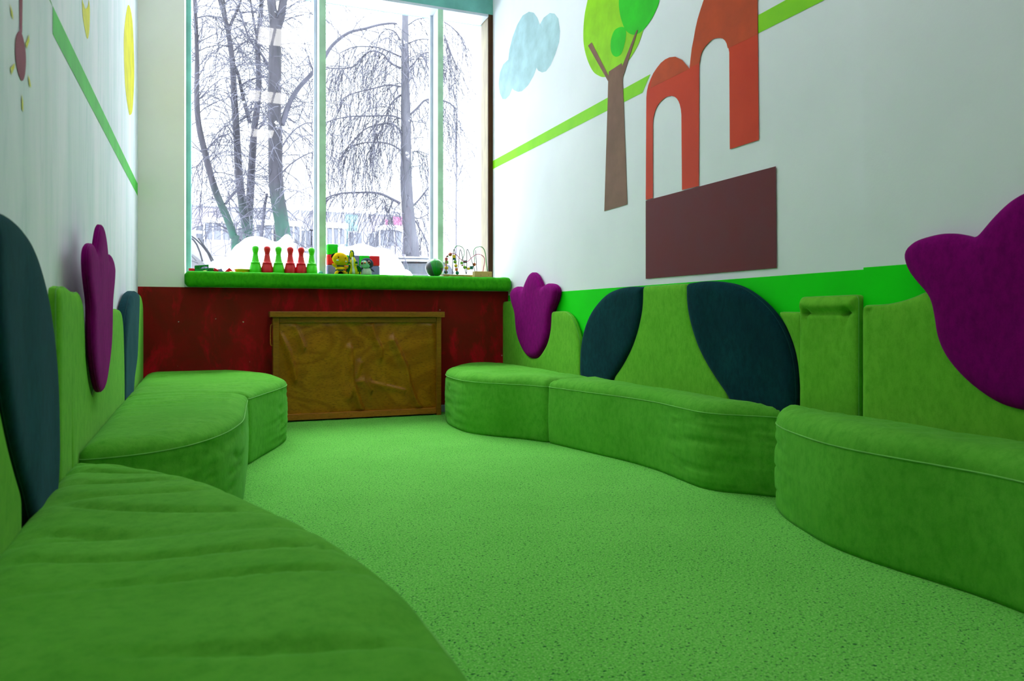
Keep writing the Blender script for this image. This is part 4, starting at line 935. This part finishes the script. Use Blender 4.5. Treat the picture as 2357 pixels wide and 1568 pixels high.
tree('thick-trunked bare tree in the left pane with branch crossing the mullion', 12.6,
     [(A4([(720, 1640), (710, 1560), (690, 1400), (665, 1250), (655, 1080), (655, 900), (648, 720), (650, 520), (652, 350), (655, 200), (655, 130)]), 34, 26), (A4([(655, 220), (640, 100), (620, -60)]), 20, 18), (A4([(655, 220), (690, 100), (715, -60)]), 20, 17)],
     [(A4([(690, 800), (730, 690), (800, 580), (870, 510), (905, 470), (960, 400), (1020, 300), (1100, 230), (1200, 190), (1300, 160), (1400, 150), (1440, 152)]), 12, 5), (A4([(905, 470), (880, 410), (870, 360)]), 5, 2), (A4([(700, 1120), (760, 1060), (860, 1010), (890, 1000)]), 4, 2), (A4([(700, 950), (760, 850), (830, 800), (900, 790)]), 4, 2), (A4([(560, 1560), (590, 1350), (610, 1250)]), 8, 5)], 46, M['bark'], M['twig'], 4)
tree('bare tree with drooping side branches in the middle pane', 14.0,
     [(A5([(590, 1700), (570, 1500), (555, 1330), (545, 1150), (545, 950), (542, 700), (540, 500), (538, 300), (540, 70)]), 36, 15), (A5([(560, 1640), (566, 1500)]), 30, 28)],
     [(A5([(515, 1320), (470, 1290), (380, 1250), (260, 1235), (120, 1255), (20, 1290)]), 7, 3), (A5([(510, 970), (450, 935), (330, 925), (180, 940), (130, 1000)]), 4, 2), (A5([(515, 860), (470, 810), (400, 795), (300, 820), (220, 890), (165, 940)]), 5, 2), (A5([(515, 765), (430, 742), (250, 745), (120, 765), (30, 800)]), 4, 2),
      (A5([(515, 555), (440, 540), (340, 570), (180, 620), (130, 690)]), 4, 2), (A5([(515, 430), (440, 400), (400, 350), (330, 325), (270, 350), (210, 420), (100, 430), (30, 425)]), 5, 2), (A5([(515, 358), (440, 330), (360, 300), (230, 300), (120, 330)]), 4, 2), (A5([(515, 255), (470, 200), (400, 180)]), 4, 2), (A5([(515, 610), (460, 660), (415, 740), (350, 900), (295, 1010)]), 5, 2),
      (A5([(565, 745), (620, 690), (670, 645), (760, 640), (830, 670), (860, 740), (868, 900)]), 6, 2), (A5([(565, 440), (610, 390), (660, 345), (740, 335)]), 4, 2), (A5([(560, 275), (620, 255), (700, 255)]), 3, 2), (A5([(560, 160), (620, 125), (700, 110)]), 3, 2), (A5([(595, 1330), (640, 1270), (710, 1190)]), 5, 3), (A5([(580, 975), (630, 970), (700, 1000)]), 3, 1.5), (A5([(600, 1400), (640, 1400), (710, 1360)]), 3, 2), (A5([(610, 1420), (650, 1500), (710, 1610)]), 4, 2),
      (A5([(470, 1300), (430, 1370), (415, 1290)]), 4, 3), (A5([(790, 140), (850, 190), (920, 250)]), 3, 1.5), (A5([(790, 230), (830, 320), (860, 420)]), 3, 1.5)], 16, M['bark2'], M['twig2'], 5, droop=.9)
tree('thin distant sapling in the narrow right pane', 20.0,
     [(A5([(868, 1800), (868, 1560), (868, 1300), (870, 1180), (868, 1000), (862, 800), (855, 700)]), 4.5, 2.2)], [(A5([(870, 1180), (900, 1090), (930, 1000)]), 1.6, 1), (A5([(870, 1160), (840, 1050), (820, 950)]), 1.6, 1)], 10, M['bark2'], M['twig2'], 6, r0=.008, depth=1)

# ------------------------------------------------------------------ light, camera, view
w = bpy.data.worlds.new('overcast winter sky'); scene.world = w; w.use_nodes = True
bg = w.node_tree.nodes['Background']; bg.inputs[0].default_value = (.90, .95, 1, 1); 
wn = w.node_tree; tc_ = wn.nodes.new('ShaderNodeTexCoord'); sp_ = wn.nodes.new('ShaderNodeSeparateXYZ'); wn.links.new(tc_.outputs['Generated'], sp_.inputs[0])
mr_ = wn.nodes.new('ShaderNodeMapRange'); mr_.inputs['From Min'].default_value = .30; mr_.inputs['From Max'].default_value = .85      # overcast sky: zenith several times brighter than the horizon
mr_.inputs['To Min'].default_value = 2.3; mr_.inputs['To Max'].default_value = 13.0
wn.links.new(sp_.outputs['Z'], mr_.inputs['Value']); wn.links.new(mr_.outputs[0], bg.inputs[1])
cam = bpy.data.cameras.new('camera'); co = bpy.data.objects.new('camera', cam); col.objects.link(co)
co.location = (0, 0, EYE); co.rotation_euler = (pi / 2, 0, -TH)
cam.sensor_width = 36; cam.lens = F / 2357 * 36; cam.shift_x = (1178.5 - CX) / 2357; cam.shift_y = -(784 - HY) / 2357
cam.clip_start = .02; cam.clip_end = 400
cam.dof.use_dof = True; cam.dof.focus_distance = 5.2; cam.dof.aperture_fstop = 5.0
scene.camera = co
vs = scene.view_settings; vs.view_transform = 'Standard'; vs.look = 'None'; vs.gamma = 1; vs.exposure = 0.38; vs.use_curve_mapping = False
cy = scene.cycles; cy.max_bounces = 10; cy.diffuse_bounces = 5; cy.glossy_bounces = 3; cy.transparent_max_bounces = 16; cy.sample_clamp_indirect = 6; cy.use_denoising = True
cy.caustics_reflective = False; cy.caustics_refractive = False
